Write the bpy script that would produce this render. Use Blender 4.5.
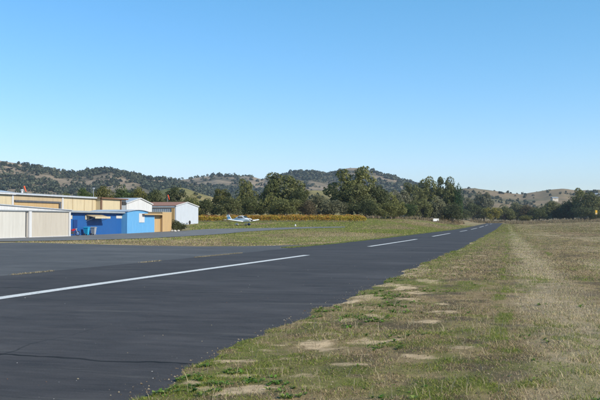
import bpy, math, random
import numpy as np
from mathutils import Vector, Matrix, Euler
PI = math.pi
R = math.radians
for o in list(bpy.data.objects): bpy.data.objects.remove(o)
SC = bpy.context.scene
COL = SC.collection

# ------------------------------------------------------------------ camera
EYE = 1.72; F = 833.33; YAW = math.atan(207 / F); PITCH = math.atan(20 / F)
cam_d = bpy.data.cameras.new('camera'); cam_d.lens = 50; cam_d.sensor_width = 36
cam_d.clip_start = 0.1; cam_d.clip_end = 20000
cam = bpy.data.objects.new('camera', cam_d); COL.objects.link(cam)
cam.location = (0, 0, EYE); cam.rotation_euler = (PI / 2 + PITCH, 0, YAW)
SC.camera = cam
# ------------------------------------------------------------------ sky and sun
SUN_AZ = R(107)      # clockwise from +Y (down the runway) towards +X
SUN_EL = R(33)
w = bpy.data.worlds.new('World'); SC.world = w; w.use_nodes = True
nt = w.node_tree; nt.nodes.clear()
sky = nt.nodes.new('ShaderNodeTexSky'); sky.sky_type = 'NISHITA'; sky.sun_disc = False
sky.sun_elevation = SUN_EL; sky.sun_rotation = SUN_AZ
sky.altitude = 30; sky.air_density = 1.0; sky.dust_density = 0.0; sky.ozone_density = 2.5
bg = nt.nodes.new('ShaderNodeBackground'); bg.inputs[1].default_value = 0.15
wo = nt.nodes.new('ShaderNodeOutputWorld')
hs = nt.nodes.new('ShaderNodeHueSaturation'); hs.inputs['Saturation'].default_value = 1.24
nt.links.new(sky.outputs[0], hs.inputs['Color']); # colour balance of the whole dome: less red, softer green, as the camera rendered it
sp_ = nt.nodes.new('ShaderNodeSeparateColor'); cb_ = nt.nodes.new('ShaderNodeCombineColor'); nt.links.new(hs.outputs[0], sp_.inputs[0])
def mth(op, a, v):
    n = nt.nodes.new('ShaderNodeMath'); n.operation = op; nt.links.new(a, n.inputs[0]); n.inputs[1].default_value = v; return n.outputs[0]
nt.links.new(mth('MULTIPLY', sp_.outputs[0], .74), cb_.inputs[0])
nt.links.new(mth('MULTIPLY', mth('POWER', sp_.outputs[1], .79), 1.165), cb_.inputs[1])
nt.links.new(mth('MULTIPLY', sp_.outputs[2], .96), cb_.inputs[2])
nt.links.new(cb_.outputs[0], bg.inputs[0]); nt.links.new(bg.outputs[0], wo.inputs[0])
sd = bpy.data.lights.new('sun', 'SUN'); sd.energy = 4.9; sd.angle = R(0.53); sd.color = (1.0, 0.93, 0.80)
sun = bpy.data.objects.new('sun', sd); COL.objects.link(sun)
sv = Vector((math.sin(SUN_AZ) * math.cos(SUN_EL), math.cos(SUN_AZ) * math.cos(SUN_EL), math.sin(SUN_EL)))
sun.rotation_euler = sv.to_track_quat('Z', 'Y').to_euler(); sun.location = sv * 100
SC.view_settings.view_transform = 'Standard'; SC.view_settings.look = 'None'
SC.view_settings.exposure = 0.36; SC.view_settings.gamma = 1.0
SC.view_settings.use_curve_mapping = False

# ------------------------------------------------------------------ small maths
rng = np.random.default_rng(7)
random.seed(7)
CF = np.array([-math.sin(YAW) * math.cos(PITCH), math.cos(YAW) * math.cos(PITCH), math.sin(PITCH)])
CR = np.array([math.cos(YAW), math.sin(YAW), 0.0])
CU = np.cross(CR, CF)
def sstep(a, b, x):
    t = np.clip((x - a) / (b - a), 0, 1); return t * t * (3 - 2 * t)
_perm = np.random.default_rng(3).random((256, 256))
def vnoise(x, y):
    x = np.asarray(x, float); y = np.asarray(y, float)
    xi = np.floor(x).astype(int); yi = np.floor(y).astype(int)
    fx = x - xi; fy = y - yi; fx = fx * fx * (3 - 2 * fx); fy = fy * fy * (3 - 2 * fy)
    g = lambda a, b: _perm[a & 255, b & 255]
    return (g(xi, yi) * (1 - fx) + g(xi + 1, yi) * fx) * (1 - fy) + (g(xi, yi + 1) * (1 - fx) + g(xi + 1, yi + 1) * fx) * fy
def fbm(x, y, o=4):
    s = 0; a = 0.5; t = 0
    for i in range(o):
        s = s + a * vnoise(x * 2 ** i + 17.3 * i, y * 2 ** i + 5.1 * i); t += a; a *= 0.5
    return s / t
# ------------------------------------------------------------------ terrain
_ry = [-500, 0, 14, 21, 29, 44, 67, 104, 127, 167, 239, 321, 419, 495, 640, 720, 800, 1200, 3000, 9000]
_rz = [.02, 0, 0, -.04, -.12, -.25, -.45, -.68, -.77, -.91, -1.2, -1.33, -1.24, -1.15, -1.0, .1, .6, 2., 6., 6.]
_ys = np.concatenate([np.arange(-500, 1300, 2.0), np.arange(1300, 9001, 50.0)])
_zs = np.interp(_ys, _ry, _rz)
_k = np.hanning(13); _k /= _k.sum()
_zs2 = np.convolve(np.pad(_zs, 6, mode='edge'), _k, 'valid')
def zr(y): return np.interp(y, _ys, _zs2)
_ly = [-500, 40, 85, 105, 125, 160, 185, 205, 230, 290, 400, 650, 9000]
_lz = [.1, .15, .32, .38, .6, 1.05, 1.45, 2.1, 2.3, 3.6, 3.4, 3.0, 3.0]
_lzs = np.convolve(np.pad(np.interp(_ys, _ly, _lz), 6, mode='edge'), _k, 'valid')
def base_z(X, Y):
    s = sstep(-16.5, -46, X)
    r = sstep(0, 90, X) * np.interp(Y, [0, 200, 450, 650, 9000], [0, 0.1, 1.2, 2.4, 2.4])
    return zr(Y) + s * np.interp(Y, _ys, _lzs) + r
RW_L, RW_C, RW_R = -15.75, -10.97, -3.53
def ground_z(X, Y):
    X = np.asarray(X, float); Y = np.asarray(Y, float)
    b = base_z(X, Y)
    en = (fbm(X * .5 + 40, Y * 1.1, 4) - .5) * .75 + (fbm(Y * .13 + 9, X * .02, 2) - .5) * .35
    t = sstep(-.3, .3, X + en - RW_R)
    micro = (fbm(X * 1.3, Y * 1.3, 3) - .5) * .07 * sstep(RW_R - .2, RW_R + 1.0, X) + (fbm(X * .2, Y * .2, 2) - .5) * .14 * sstep(RW_R + .4, RW_R + 4, X)
    right = -.055 + .085 * t + micro
    return b + np.where(X > -8, right, -.035)
def ray(px, py): return CF + CR * (px - 300) / F + CU * (200 - py) / F
def at(px, py, D): return np.array([0, 0, EYE]) + ray(px, py) * D
def gpt(px, py, zf=None):
    zf = zf or base_z
    d = ray(px, py); prev = 4.0
    for D in np.geomspace(4, 3000, 700):
        p = np.array([0, 0, EYE]) + d * D
        if p[2] < zf(p[0], p[1]):
            lo, hi = prev, D
            for _ in range(30):
                m = (lo + hi) / 2; p = np.array([0, 0, EYE]) + d * m
                if p[2] < zf(p[0], p[1]): hi = m
                else: lo = m
            return np.array([0, 0, EYE]) + d * hi
        prev = D
    return np.array([0, 0, EYE]) + d * 3000
def on_x(px, X):
    """distance Y along a line X = const that pixel column px looks at"""
    d = ray(px, 220); return d[1] * X / d[0]
def ground_depth(px, D):
    d = ray(px, 220); p = d * D; return np.array([p[0], p[1], float(base_z(p[0], p[1])) - .035])

def rot_frames(n, normal, r):
    """random tangent frames around given normals"""
    a = r.normal(size=(n, 3)); a -= (a * normal).sum(1, keepdims=True) * normal
    a /= np.linalg.norm(a, axis=1, keepdims=True) + 1e-9
    return a, np.cross(normal, a)
# ------------------------------------------------------------------ object helpers
def tag(o, label=None, cat=None, group=None, kind=None):
    if label: o['label'] = label
    if cat: o['category'] = cat
    if group: o['group'] = group
    if kind: o['kind'] = kind
    return o
def link(name, me, parent=None, loc=None, rot=None):
    o = bpy.data.objects.new(name, me); COL.objects.link(o)
    if parent is not None: o.parent = parent
    if loc is not None: o.location = [float(v) for v in loc]
    if rot is not None: o.rotation_euler = rot
    return o
def thing(name, label, cat, loc=(0, 0, 0), rz=0, group=None):
    o = link(name, None, None, loc, (0, 0, rz)); o.empty_display_size = .3
    return tag(o, label, cat, group)
def np_mesh(name, verts, faces, mat=None, smooth=False, cols=None):
    """faces: (n,3) or (n,4) array"""
    me = bpy.data.meshes.new(name)
    verts = np.ascontiguousarray(verts, np.float32); faces = np.ascontiguousarray(faces, np.int32)
    n, k = faces.shape
    me.vertices.add(len(verts)); me.vertices.foreach_set('co', verts.ravel())
    me.loops.add(n * k); me.loops.foreach_set('vertex_index', faces.ravel())
    me.polygons.add(n); me.polygons.foreach_set('loop_start', np.arange(0, n * k, k, dtype=np.int32))
    me.polygons.foreach_set('loop_total', np.full(n, k, np.int32))
    if smooth: me.polygons.foreach_set('use_smooth', np.ones(n, bool))
    me.update(calc_edges=True)
    if cols is not None:
        a = me.color_attributes.new('Col', 'FLOAT_COLOR', 'POINT')
        c = np.ones((len(verts), 4), np.float32); c[:, :3] = cols
        a.data.foreach_set('color', c.ravel())
    if mat: me.materials.append(mat)
    return me
class MB:
    def __init__(s): s.v = []; s.f = []
    def poly(s, pts, faces):
        n = len(s.v); s.v += [tuple(map(float, p)) for p in pts]; s.f += [tuple(i + n for i in f) for f in faces]; return s
    def box(s, x0, x1, y0, y1, z0, z1):
        P = [(x, y, z) for z in (z0, z1) for y in (y0, y1) for x in (x0, x1)]
        return s.poly(P, [(0, 2, 3, 1), (4, 5, 7, 6), (0, 1, 5, 4), (2, 6, 7, 3), (0, 4, 6, 2), (1, 3, 7, 5)])
    def prism(s, prof, axis, a, b):
        """closed 2D profile (list of 2-tuples) extruded along axis 'x','y' or 'z' from a to b"""
        mk = {'x': lambda p, t: (t, p[0], p[1]), 'y': lambda p, t: (p[0], t, p[1]), 'z': lambda p, t: (p[0], p[1], t)}[axis]
        n = len(prof); P = [mk(p, a) for p in prof] + [mk(p, b) for p in prof]
        return s.poly(P, [tuple(range(n - 1, -1, -1)), tuple(range(n, 2 * n))] + [(i, (i + 1) % n, n + (i + 1) % n, n + i) for i in range(n)])
    def tube(s, p0, p1, r0, r1=None, n=8, cap=True):
        r1 = r0 if r1 is None else r1
        p0 = Vector(p0); p1 = Vector(p1); d = (p1 - p0).normalized()
        u = d.orthogonal().normalized(); v = d.cross(u)
        P = []
        for p, r in ((p0, r0), (p1, r1)):
            for i in range(n):
                a = 2 * PI * i / n; P.append(p + u * math.cos(a) * r + v * math.sin(a) * r)
        f = [(i, (i + 1) % n, n + (i + 1) % n, n + i) for i in range(n)]
        if cap: f += [tuple(range(n - 1, -1, -1)), tuple(range(n, 2 * n))]
        return s.poly(P, f)
    def loft(s, rings, cap=True):
        n = len(rings[0]); P = [p for r in rings for p in r]; f = []
        for k in range(len(rings) - 1):
            for i in range(n): f.append((k * n + i, k * n + (i + 1) % n, (k + 1) * n + (i + 1) % n, (k + 1) * n + i))
        if cap: f += [tuple(range(n - 1, -1, -1)), tuple(range((len(rings) - 1) * n, len(rings) * n))]
        return s.poly(P, f)
    def build(s, name, mat, parent=None, smooth=False, loc=None, rot=None):
        me = bpy.data.meshes.new(name); me.from_pydata(s.v, [], s.f); me.update()
        import bmesh
        bm = bmesh.new(); bm.from_mesh(me); bmesh.ops.recalc_face_normals(bm, faces=bm.faces); bm.to_mesh(me); bm.free()
        if smooth:
            for p in me.polygons: p.use_smooth = True
            me.set_sharp_from_angle(angle=R(40))
        me.materials.append(mat)
        return link(name, me, parent, loc, rot)

# ------------------------------------------------------------------ materials
def nodes(name):
    m = bpy.data.materials.new(name); m.use_nodes = True
    nt = m.node_tree; b = nt.nodes['Principled BSDF']
    return m, nt, b
def lk(nt, a, b): nt.links.new(a, b)
def noise(nt, vec, scale, detail=4, rough=.55):
    n = nt.nodes.new('ShaderNodeTexNoise'); n.inputs['Scale'].default_value = scale
    n.inputs['Detail'].default_value = detail; n.inputs['Roughness'].default_value = rough
    if vec is not None: lk(nt, vec, n.inputs['Vector'])
    return n.outputs['Fac']
def mapping(nt, src, scale=(1, 1, 1), rot=(0, 0, 0)):
    m = nt.nodes.new('ShaderNodeMapping'); m.inputs['Scale'].default_value = scale; m.inputs['Rotation'].default_value = rot
    lk(nt, src, m.inputs['Vector']); return m.outputs[0]
def coord(nt, kind='Object'): return nt.nodes.new('ShaderNodeTexCoord').outputs[kind]
def ramp(nt, fac, stops):
    r = nt.nodes.new('ShaderNodeValToRGB'); cr = r.color_ramp
    while len(cr.elements) < len(stops): cr.elements.new(.5)
    for e, (p, c) in zip(cr.elements, stops): e.position = p; e.color = (*c, 1) if len(c) == 3 else c
    lk(nt, fac, r.inputs[0]); return r.outputs[0]
def mixc(nt, fac, a, b, mode='MIX'):
    m = nt.nodes.new('ShaderNodeMix'); m.data_type = 'RGBA'; m.blend_type = mode
    for sock, v in ((m.inputs[0], fac), (m.inputs[6], a), (m.inputs[7], b)):
        if hasattr(v, 'is_linked'): lk(nt, v, sock)
        elif isinstance(v, (int, float)): sock.default_value = v
        else: sock.default_value = (*v, 1)
    return m.outputs[2]
def maprange(nt, fac, a, b, c=0, d=1):
    m = nt.nodes.new('ShaderNodeMapRange'); m.inputs[1].default_value = a; m.inputs[2].default_value = b
    m.inputs[3].default_value = c; m.inputs[4].default_value = d; lk(nt, fac, m.inputs[0]); return m.outputs[0]
def bump(nt, b, h, strength=.3, dist=.02):
    n = nt.nodes.new('ShaderNodeBump'); n.inputs['Strength'].default_value = strength; n.inputs['Distance'].default_value = dist
    lk(nt, h, n.inputs['Height']); lk(nt, n.outputs[0], b.inputs['Normal'])
def paint(name, col, rough=.55, dirt=.25, dirtcol=(.22, .18, .13), scale=.6, metal=0, streak=True):
    """painted or bare sheet with weathering: vertical streaks and blotches"""
    m, nt, b = nodes(name)
    c = coord(nt)
    v1 = noise(nt, mapping(nt, c, (3.0, 3.0, .25) if streak else (1, 1, 1)), scale * 2, 5, .6)
    v2 = noise(nt, c, scale, 4)
    f = maprange(nt, v1, .40, .72, 0, min(.7, dirt * 1.6))
    cc = mixc(nt, f, col, dirtcol)
    cc = mixc(nt, maprange(nt, v2, .3, .7, 0, .22), cc, tuple(x * .72 for x in col))
    lk(nt, cc, b.inputs['Base Color'])
    lk(nt, maprange(nt, v2, .2, .8, rough - .1, rough + .15), b.inputs['Roughness'])
    b.inputs['Metallic'].default_value = metal
    return m
M = {}
M['white_sheet'] = paint('white_sheet', (0.56, 0.56, 0.56), .45, .18)
M['cool_white_sheet'] = paint('cool_white_sheet', (0.46, 0.5, 0.55), .45, .15)
M['cream_sheet'] = paint('cream_sheet', (0.53, 0.44, 0.28), .5, .22)
M['buff_sheet'] = paint('buff_sheet', (0.42, 0.32, 0.19), .55, .28)
M['linen_sheet'] = paint('linen_sheet', (0.45, 0.405, 0.335), .5, .16)
M['offwhite_sheet'] = paint('offwhite_sheet', (0.51, 0.49, 0.44), .5, .14)
M['grey_sheet'] = paint('grey_sheet', (.36, .39, .42), .4, .3, metal=.25)
M['roof_sheet'] = paint('roof_sheet', (.50, .53, .56), .4, .2, metal=.2, streak=False)
M['rust_roof'] = paint('rust_roof', (.25, .105, .065), .7, .5, (.42, .25, .15), .9)
M['brown_trim'] = paint('brown_trim', (.16, .085, .05), .6, .3)
M['ochre_trim'] = paint('ochre_trim', (.48, .29, .10), .6, .3)
M['dark_trim'] = paint('dark_trim', (.07, .075, .085), .5, .2)
M['blue_sheet'] = paint('blue_sheet', (0.004, 0.075, 0.26), .45, .3, (.012, .085, .26), 1.0)
M['deep_blue_sheet'] = paint('deep_blue_sheet', (0.004, 0.032, 0.15), .45, .2, (.012, .06, .2))
M['sky_blue_sheet'] = paint('sky_blue_sheet', (0.09, 0.29, 0.52), .45, .32, (.17, .38, .58), 1.0)
M['tan_sheet'] = paint('tan_sheet', (0.45, 0.3, 0.135), .55, .25)
M['dark_void'] = paint('dark_void', (.02, .02, .022), .8, .1)
M['concrete'] = paint('concrete', (.36, .34, .31), .85, .35, streak=False)
M['cyan_plastic'] = paint('cyan_plastic', (0.012, 0.3, 0.5), .4, .1, streak=False)
M['grey_plastic'] = paint('grey_plastic', (.28, .30, .32), .45, .1, streak=False)
M['black_rubber'] = paint('black_rubber', (.018, .018, .02), .75, .1, streak=False)
M['dark_metal'] = paint('dark_metal', (.06, .06, .07), .4, .2, metal=.5, streak=False)
M['galv'] = paint('galv', (.45, .47, .48), .4, .2, metal=.5, streak=False)
M['red_paint'] = paint('red_paint', (.45, .015, .02), .3, .05, streak=False)
M['sock_orange'] = paint('sock_orange', (.72, .085, .02), .75, .1, streak=False)
M['yellow_sign'] = paint('yellow_sign', (.78, .42, .02), .5, .1, streak=False)
M['plane_white'] = paint('plane_white', (0.80, 0.80, 0.79), .28, .06, streak=False)
M['plane_blue'] = paint('plane_blue', (.10, .42, .66), .3, .05, streak=False)
M['wood_post'] = paint('wood_post', (.16, .12, .085), .85, .3)
M['stone_pale'] = paint('stone_pale', (.55, .53, .50), .85, .3, streak=False)
def glass_mat():
    m, nt, b = nodes('window_glass'); b.inputs['Base Color'].default_value = (.02, .028, .035, 1)
    b.inputs['Roughness'].default_value = .06; b.inputs['Specular IOR Level'].default_value = .8; return m
M['glass'] = glass_mat()

def asphalt(name, c0, c1, crackamt=1.0):
    m, nt, b = nodes(name); c = coord(nt)
    # squeegee strokes of sealcoat run across the strip
    s1 = noise(nt, mapping(nt, c, (.45, 1.6, 1)), 1.5, 9, .74)
    s2 = noise(nt, mapping(nt, c, (.55, 4.5, 1)), 2.4, 7, .72)
    big = noise(nt, c, .12, 4, .6)
    fine = noise(nt, c, 260, 2, .6)
    base = ramp(nt, s1, [(.36, c0), (.64, c1)])
    base = mixc(nt, maprange(nt, s2, .48, .70, 0, .55), base, tuple(x * 1.35 for x in c1))
    base = mixc(nt, maprange(nt, big, .50, .75, 0, .5), base, tuple(x * .75 for x in c0))
    base = mixc(nt, maprange(nt, noise(nt, mapping(nt, c, (.5, .9, 1)), .28, 6, .68), .48, .68, 0, .55), base, tuple(x * 1.75 for x in c1))
    dust = maprange(nt, noise(nt, mapping(nt, c, (.16, 1.7, 1)), 1.1, 6, .7), .57, .74, 0, .42)
    base = mixc(nt, dust, base, (.19, .175, .15))
    spk = noise(nt, c, 48, 3, .75)
    base = mixc(nt, maprange(nt, spk, .56, .72, 0, .55), base, tuple(x * 2.1 for x in c1))
    base = mixc(nt, maprange(nt, spk, .44, .30, 0, .5), base, tuple(x * .6 for x in c0))
    base = mixc(nt, maprange(nt, fine, .25, .8, 0, .5), base, tuple(x * 1.6 for x in c1))
    # sealed cracks: a few crossing, some along
    wv = noise(nt, c, .9, 3); 
    def crack(axis, period, width):
        sep = nt.nodes.new('ShaderNodeSeparateXYZ'); lk(nt, c, sep.inputs[0])
        a = nt.nodes.new('ShaderNodeMath'); a.operation = 'MULTIPLY_ADD'; lk(nt, wv, a.inputs[0]); a.inputs[1].default_value = .55
        lk(nt, sep.outputs[axis], a.inputs[2])
        p = nt.nodes.new('ShaderNodeMath'); p.operation = 'PINGPONG'; lk(nt, a.outputs[0], p.inputs[0]); p.inputs[1].default_value = period
        return maprange(nt, p.outputs[0], width * .35, width, 1, 0)
    k1 = crack(1, 4.85, .05)
    gate = maprange(nt, noise(nt, mapping(nt, c, (.12, .35, 1)), 1.0, 2), .30, .40, 0, 1)
    kk = nt.nodes.new('ShaderNodeMath'); kk.operation = 'MULTIPLY'; lk(nt, k1, kk.inputs[0]); lk(nt, gate, kk.inputs[1])
    base = mixc(nt, kk.outputs[0], base, (.010, .010, .010))
    k2 = crack(0, 3.05, .03)
    k3 = nt.nodes.new('ShaderNodeMath'); k3.operation = 'MULTIPLY'; lk(nt, k2, k3.inputs[0]); lk(nt, maprange(nt, noise(nt, mapping(nt, c, (.3, .05, 1)), 1.0, 3), .48, .60, 0, .8), k3.inputs[1])
    base = mixc(nt, k3.outputs[0], base, (.013, .013, .013))
    lk(nt, base, b.inputs['Base Color'])
    lk(nt, maprange(nt, s1, .2, .8, .74, .92), b.inputs['Roughness'])
    b.inputs['Specular IOR Level'].default_value = .16
    bump(nt, b, fine, .5, .006)
    return m
M['runway'] = asphalt('runway_asphalt', (.016, .0150, .0158), (.058, .0535, .0535))
M['apron'] = asphalt('apron_asphalt', (.040, .040, .043), (.085, .083, .082))
M['taxi'] = asphalt('taxiway_asphalt', (.085, .084, .085), (.14, .137, .132))
def marking():
    m, nt, b = nodes('runway_paint'); c = coord(nt)
    n1 = noise(nt, c, 14, 5, .7); n2 = noise(nt, mapping(nt, c, (.5, 3, 1)), 1.0, 4)
    f = maprange(nt, n1, .52, .66, 0, .75)
    col = mixc(nt, f, (.66, .64, .60), (.12, .115, .11))
    col = mixc(nt, maprange(nt, n2, .4, .75, 0, .35), col, (.42, .41, .39))
    lk(nt, col, b.inputs['Base Color']); b.inputs['Roughness'].default_value = .6
    return m
M['marking'] = marking()
def ground_mat():
    m, nt, b = nodes('field_ground'); c = coord(nt)
    at_ = nt.nodes.new('ShaderNodeAttribute'); at_.attribute_name = 'Col'
    n1 = noise(nt, c, 9, 6, .7); n2 = noise(nt, c, 70, 3, .7); n3 = noise(nt, mapping(nt, c, (.5, .16, 1)), .9, 5, .65)
    col = mixc(nt, 1.0, at_.outputs[0], ramp(nt, n1, [(.25, (.62, .60, .58)), (.75, (1.32, 1.30, 1.26))]), 'MULTIPLY')
    col = mixc(nt, 1.0, col, ramp(nt, n2, [(.25, (.62, .6, .58)), (.75, (1.36, 1.36, 1.34))]), 'MULTIPLY')
    col = mixc(nt, 1.0, col, ramp(nt, n3, [(.3, (.80, .80, .78)), (.7, (1.2, 1.2, 1.2))]), 'MULTIPLY')
    lk(nt, col, b.inputs['Base Color']); b.inputs['Roughness'].default_value = .95
    b.inputs['Specular IOR Level'].default_value = .15
    bump(nt, b, n2, .8, .02)
    return m
M['ground'] = ground_mat()
def leaf_mat(name, attr=False, col=(.1, .12, .04), col2=None, trans=.3, scale=.6, rand=.25):
    m, nt, b = nodes(name); b.inputs['Roughness'].default_value = .65; b.inputs['Specular IOR Level'].default_value = .25
    if attr:
        a = nt.nodes.new('ShaderNodeAttribute'); a.attribute_name = 'Col'; c = a.outputs[0]
    else:
        n = noise(nt, coord(nt), scale, 4, .7)
        c = ramp(nt, n, [(.3, col), (.7, col2 or tuple(x * 1.7 for x in col))])
        oi = nt.nodes.new('ShaderNodeObjectInfo')
        c = mixc(nt, 1.0, c, ramp(nt, oi.outputs['Random'], [(0, (1 - rand, 1 - rand, 1 - rand * .6)), (1, (1 + rand, 1 + rand * .8, 1 + rand * .2))]), 'MULTIPLY')
    lk(nt, c, b.inputs['Base Color'])
    t = nt.nodes.new('ShaderNodeBsdfTranslucent'); lk(nt, c, t.inputs[0])
    mx = nt.nodes.new('ShaderNodeMixShader'); mx.inputs[0].default_value = trans
    out = nt.nodes['Material Output']
    lk(nt, b.outputs[0], mx.inputs[1]); lk(nt, t.outputs[0], mx.inputs[2]); lk(nt, mx.outputs[0], out.inputs[0])
    return m
M['grass'] = leaf_mat('grass_blades', attr=True, trans=.35)
M['bark'] = paint('bark', (.11, .085, .065), .9, .4, (.2, .17, .14), 2.0)

# ================================================================== GROUND
def geo_axis(fine_a, fine_b, step, far_a, far_b, g=1.045):
    mid = list(np.arange(fine_a, fine_b, step))
    hi = [mid[-1]]; s = step
    while hi[-1] < far_b: s *= g; hi.append(hi[-1] + s)
    lo = [mid[0]]; s = step
    while lo[-1] > far_a: s *= g; lo.append(lo[-1] - s)
    return np.array(lo[:0:-1] + mid + hi[1:])
SAND = []  # x, y, rx, ry, strength: bare sandy scrapes read off the photograph
for (px, py, w_, h_, s_) in [(315, 347, 26, 4.5, 1), (332, 303.5, 24, 2.4, 1), (404, 289, 11, 2.6, 1), (412, 302, 12, 2.2, .8), (385, 286, 14, 1.8, .7),
        (372, 345, 24, 3.4, .75), (352, 368, 16, 2.2, .7), (286, 362, 10, 2, .7), (443, 313, 12, 1.6, 1), (242, 393, 22, 4.5, .95), (236, 378, 18, 2.5, .7),
        (430, 283, 12, 2.4, .6), (375, 318, 14, 2.0, .7), (349, 322, 12, 1.6, .5), (205, 392, 12, 3, .7), (300, 379, 14, 2, .5), (398, 313, 10, 1.5, .6), (190, 386, 10, 1.4, .8),
        (420, 270.5, 9, 1.1, .7), (455, 268, 8, 1.1, .5), (310, 392, 16, 2.4, .5), (264, 352, 8, 2, .6), (365, 357, 12, 1.5, .5)]:
    p = gpt(px, py); q = gpt(px, py - h_); D_ = math.hypot(p[0], p[1])
    SAND.append((p[0], p[1], w_ * D_ / F * 1.05, max(.10, math.hypot(q[0] - p[0], q[1] - p[1]) * .9), s_))
_sr = np.random.default_rng(77)
for _ in range(34):
    y_ = math.exp(math.log(8) + _sr.random() * (math.log(60) - math.log(8))); SAND.append((RW_R + .3 + _sr.random() ** 1.4 * 2.6, y_, .10 + .28 * _sr.random(), .06 + .016 * y_ * _sr.random(), .45 + .45 * _sr.random()))
def sand_mask(X, Y):
    m = np.zeros_like(X)
    wob = (fbm(X * 3.4 + 3, Y * 3.0, 5) - .5) * 1.3 + (fbm(X * 14, Y * 11, 2) - .5) * .5
    for (x, y, rx, ry, s) in SAND:
        dx = X - x; dy = Y - y; u = dx * CR[0] + dy * CR[1]; v = -dx * CR[1] + dy * CR[0]
        d = np.sqrt((u / rx) ** 2 + (v / ry) ** 2) + wob * 1.9
        m = np.maximum(m, s * sstep(1.10, .75, d))
    n = fbm(X * .8 + 11, Y * .33 + 4, 4)
    m = np.maximum(m, .85 * sstep(.60, .70, n) * sstep(-2.2, -3.4, X) * sstep(200, 60, Y))
    return m
def green_mask(X, Y):
    wx = X + (fbm(Y * .25 + 3, X * .2, 3) - .5) * .9
    edge = sstep(-1.35 - .002 * Y, -2.9, wx) * (.40 + .6 * sstep(25, 70, Y))          # greener belt along the runway
    track = sstep(.20, .06, np.abs(wx * .6 + X * .4 + .06)) * (.35 + .65 * sstep(.35, .6, fbm(Y * .5, X, 2)))
    track2 = sstep(.22, .05, np.abs(wx * .6 + X * .4 - 2.35)) * .6 * sstep(.4, .6, fbm(Y * .4 + 7, X, 2))
    patch = sstep(.50, .70, fbm(X * .55 + 60, Y * .22 + 8, 4)) * .75
    near = sstep(19, 8, Y) * .5
    far = sstep(40, 140, Y) * sstep(9, -1, X) * .6
    g = np.maximum.reduce([edge, track, track2, patch * sstep(-.2, -1.5, X) + patch * .45, near * sstep(.35, .65, fbm(X * 1.5 + 2, Y + 2, 3)), far])
    left = np.where(X < -12, sstep(.35, .62, fbm(X * .10 + 5, Y * .03 + 9, 4)) * .75 + .12, 0)
    cl = fbm(X * 2.6 + 3, Y * 2.6 + 8, 3); cl2 = fbm(X * 1.1 + 33, Y * .8 + 18, 3)
    g = g * (.25 + 1.25 * sstep(.38, .60, cl)) + .55 * sstep(.60, .72, cl2) * sstep(.40, .55, cl) * sstep(3.5, -1, X)
    return np.clip(np.where(X < -12, left, g), 0, 1)
def pale_mask(X, Y):
    p = sstep(-.05, .75, X + (fbm(Y * .45 + 50, X * .6, 3) - .5) * .9) * sstep(2.3, 1.3, X + (fbm(Y * .3, X * .3, 2) - .5) * .8) * .9
    p2 = sstep(2.8, 3.4, X) * sstep(.42, .62, fbm(X * .18 + 21, Y * .06 + 2, 3)) * .7
    return np.clip(np.maximum(p, p2) * (.55 + .6 * fbm(X * 1.2 + 8, Y * .5, 3)), 0, 1)
C_SAND = np.array([.56, .42, .27]); C_THATCH = np.array([.265, .195, .108]); C_GREEN = np.array([.135, .145, .034])
C_PALE = np.array([.37, .295, .20]); C_RED = np.array([.20, .115, .075]); C_DARK = np.array([.070, .054, .038])
def ground_col(X, Y):
    g = green_mask(X, Y)[..., None]; s = sand_mask(X, Y)[..., None]; p = pale_mask(X, Y)[..., None]
    c = C_THATCH * np.ones(X.shape + (3,))
    dk = sstep(.46, .62, fbm(X * 1.7 + 31, Y * 1.2 + 3, 4))[..., None] * .75
    c = c * (1 - dk) + C_DARK * dk
    c = c * (1 - p) + C_PALE * p
    c = c * (1 - g * .85) + C_GREEN * g * .85
    rd = (sstep(6, 14, X) * sstep(.44, .60, fbm(X * .035 + 2, Y * .016 + 9, 4)) * sstep(60, 150, Y))[..., None] * .8
    c = c * (1 - rd) + C_RED * rd
    st = (sstep(.45, .62, fbm(X * .05 + 12, Y * .011 + 1, 3)) * sstep(90, 200, Y) * sstep(4, 12, X))[..., None] * .6
    c = c * (1 - st) + np.array([.11, .13, .045]) * st
    farL = ((X < -12) * sstep(.50, .66, fbm(X * .05 + 2, Y * .02 + 1, 3)))[..., None] * .7
    c = c * (1 - farL) + np.array([.30, .25, .14]) * farL
    end = sstep(560, 660, Y)[..., None] * .8
    c = c * (1 - end) + np.array([.24, .18, .11]) * end
    c = c * (1 - s) + C_SAND * (.8 + .4 * fbm(X * 5, Y * 5, 2)[..., None]) * s
    return c
ax = geo_axis(-4.6, 4.5, .075, -6500, 6500, 1.042)
ay = geo_axis(6.5, 17, .075, -600, 8000, 1.028)
GX, GY = np.meshgrid(ax, ay)
GZ = ground_z(GX, GY)
nx, ny = len(ax), len(ay)
idx = np.arange(nx * ny).reshape(ny, nx)
gf = np.stack([idx[:-1, :-1], idx[:-1, 1:], idx[1:, 1:], idx[1:, :-1]], -1).reshape(-1, 4)
gv = np.stack([GX, GY, GZ], -1).reshape(-1, 3)
gme = np_mesh('ground', gv, gf, M['ground'], True, ground_col(GX, GY).reshape(-1, 3))
tag(link('ground', gme), 'dry mown airfield grass with sandy patches beside the runway', None, None, 'structure')

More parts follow.
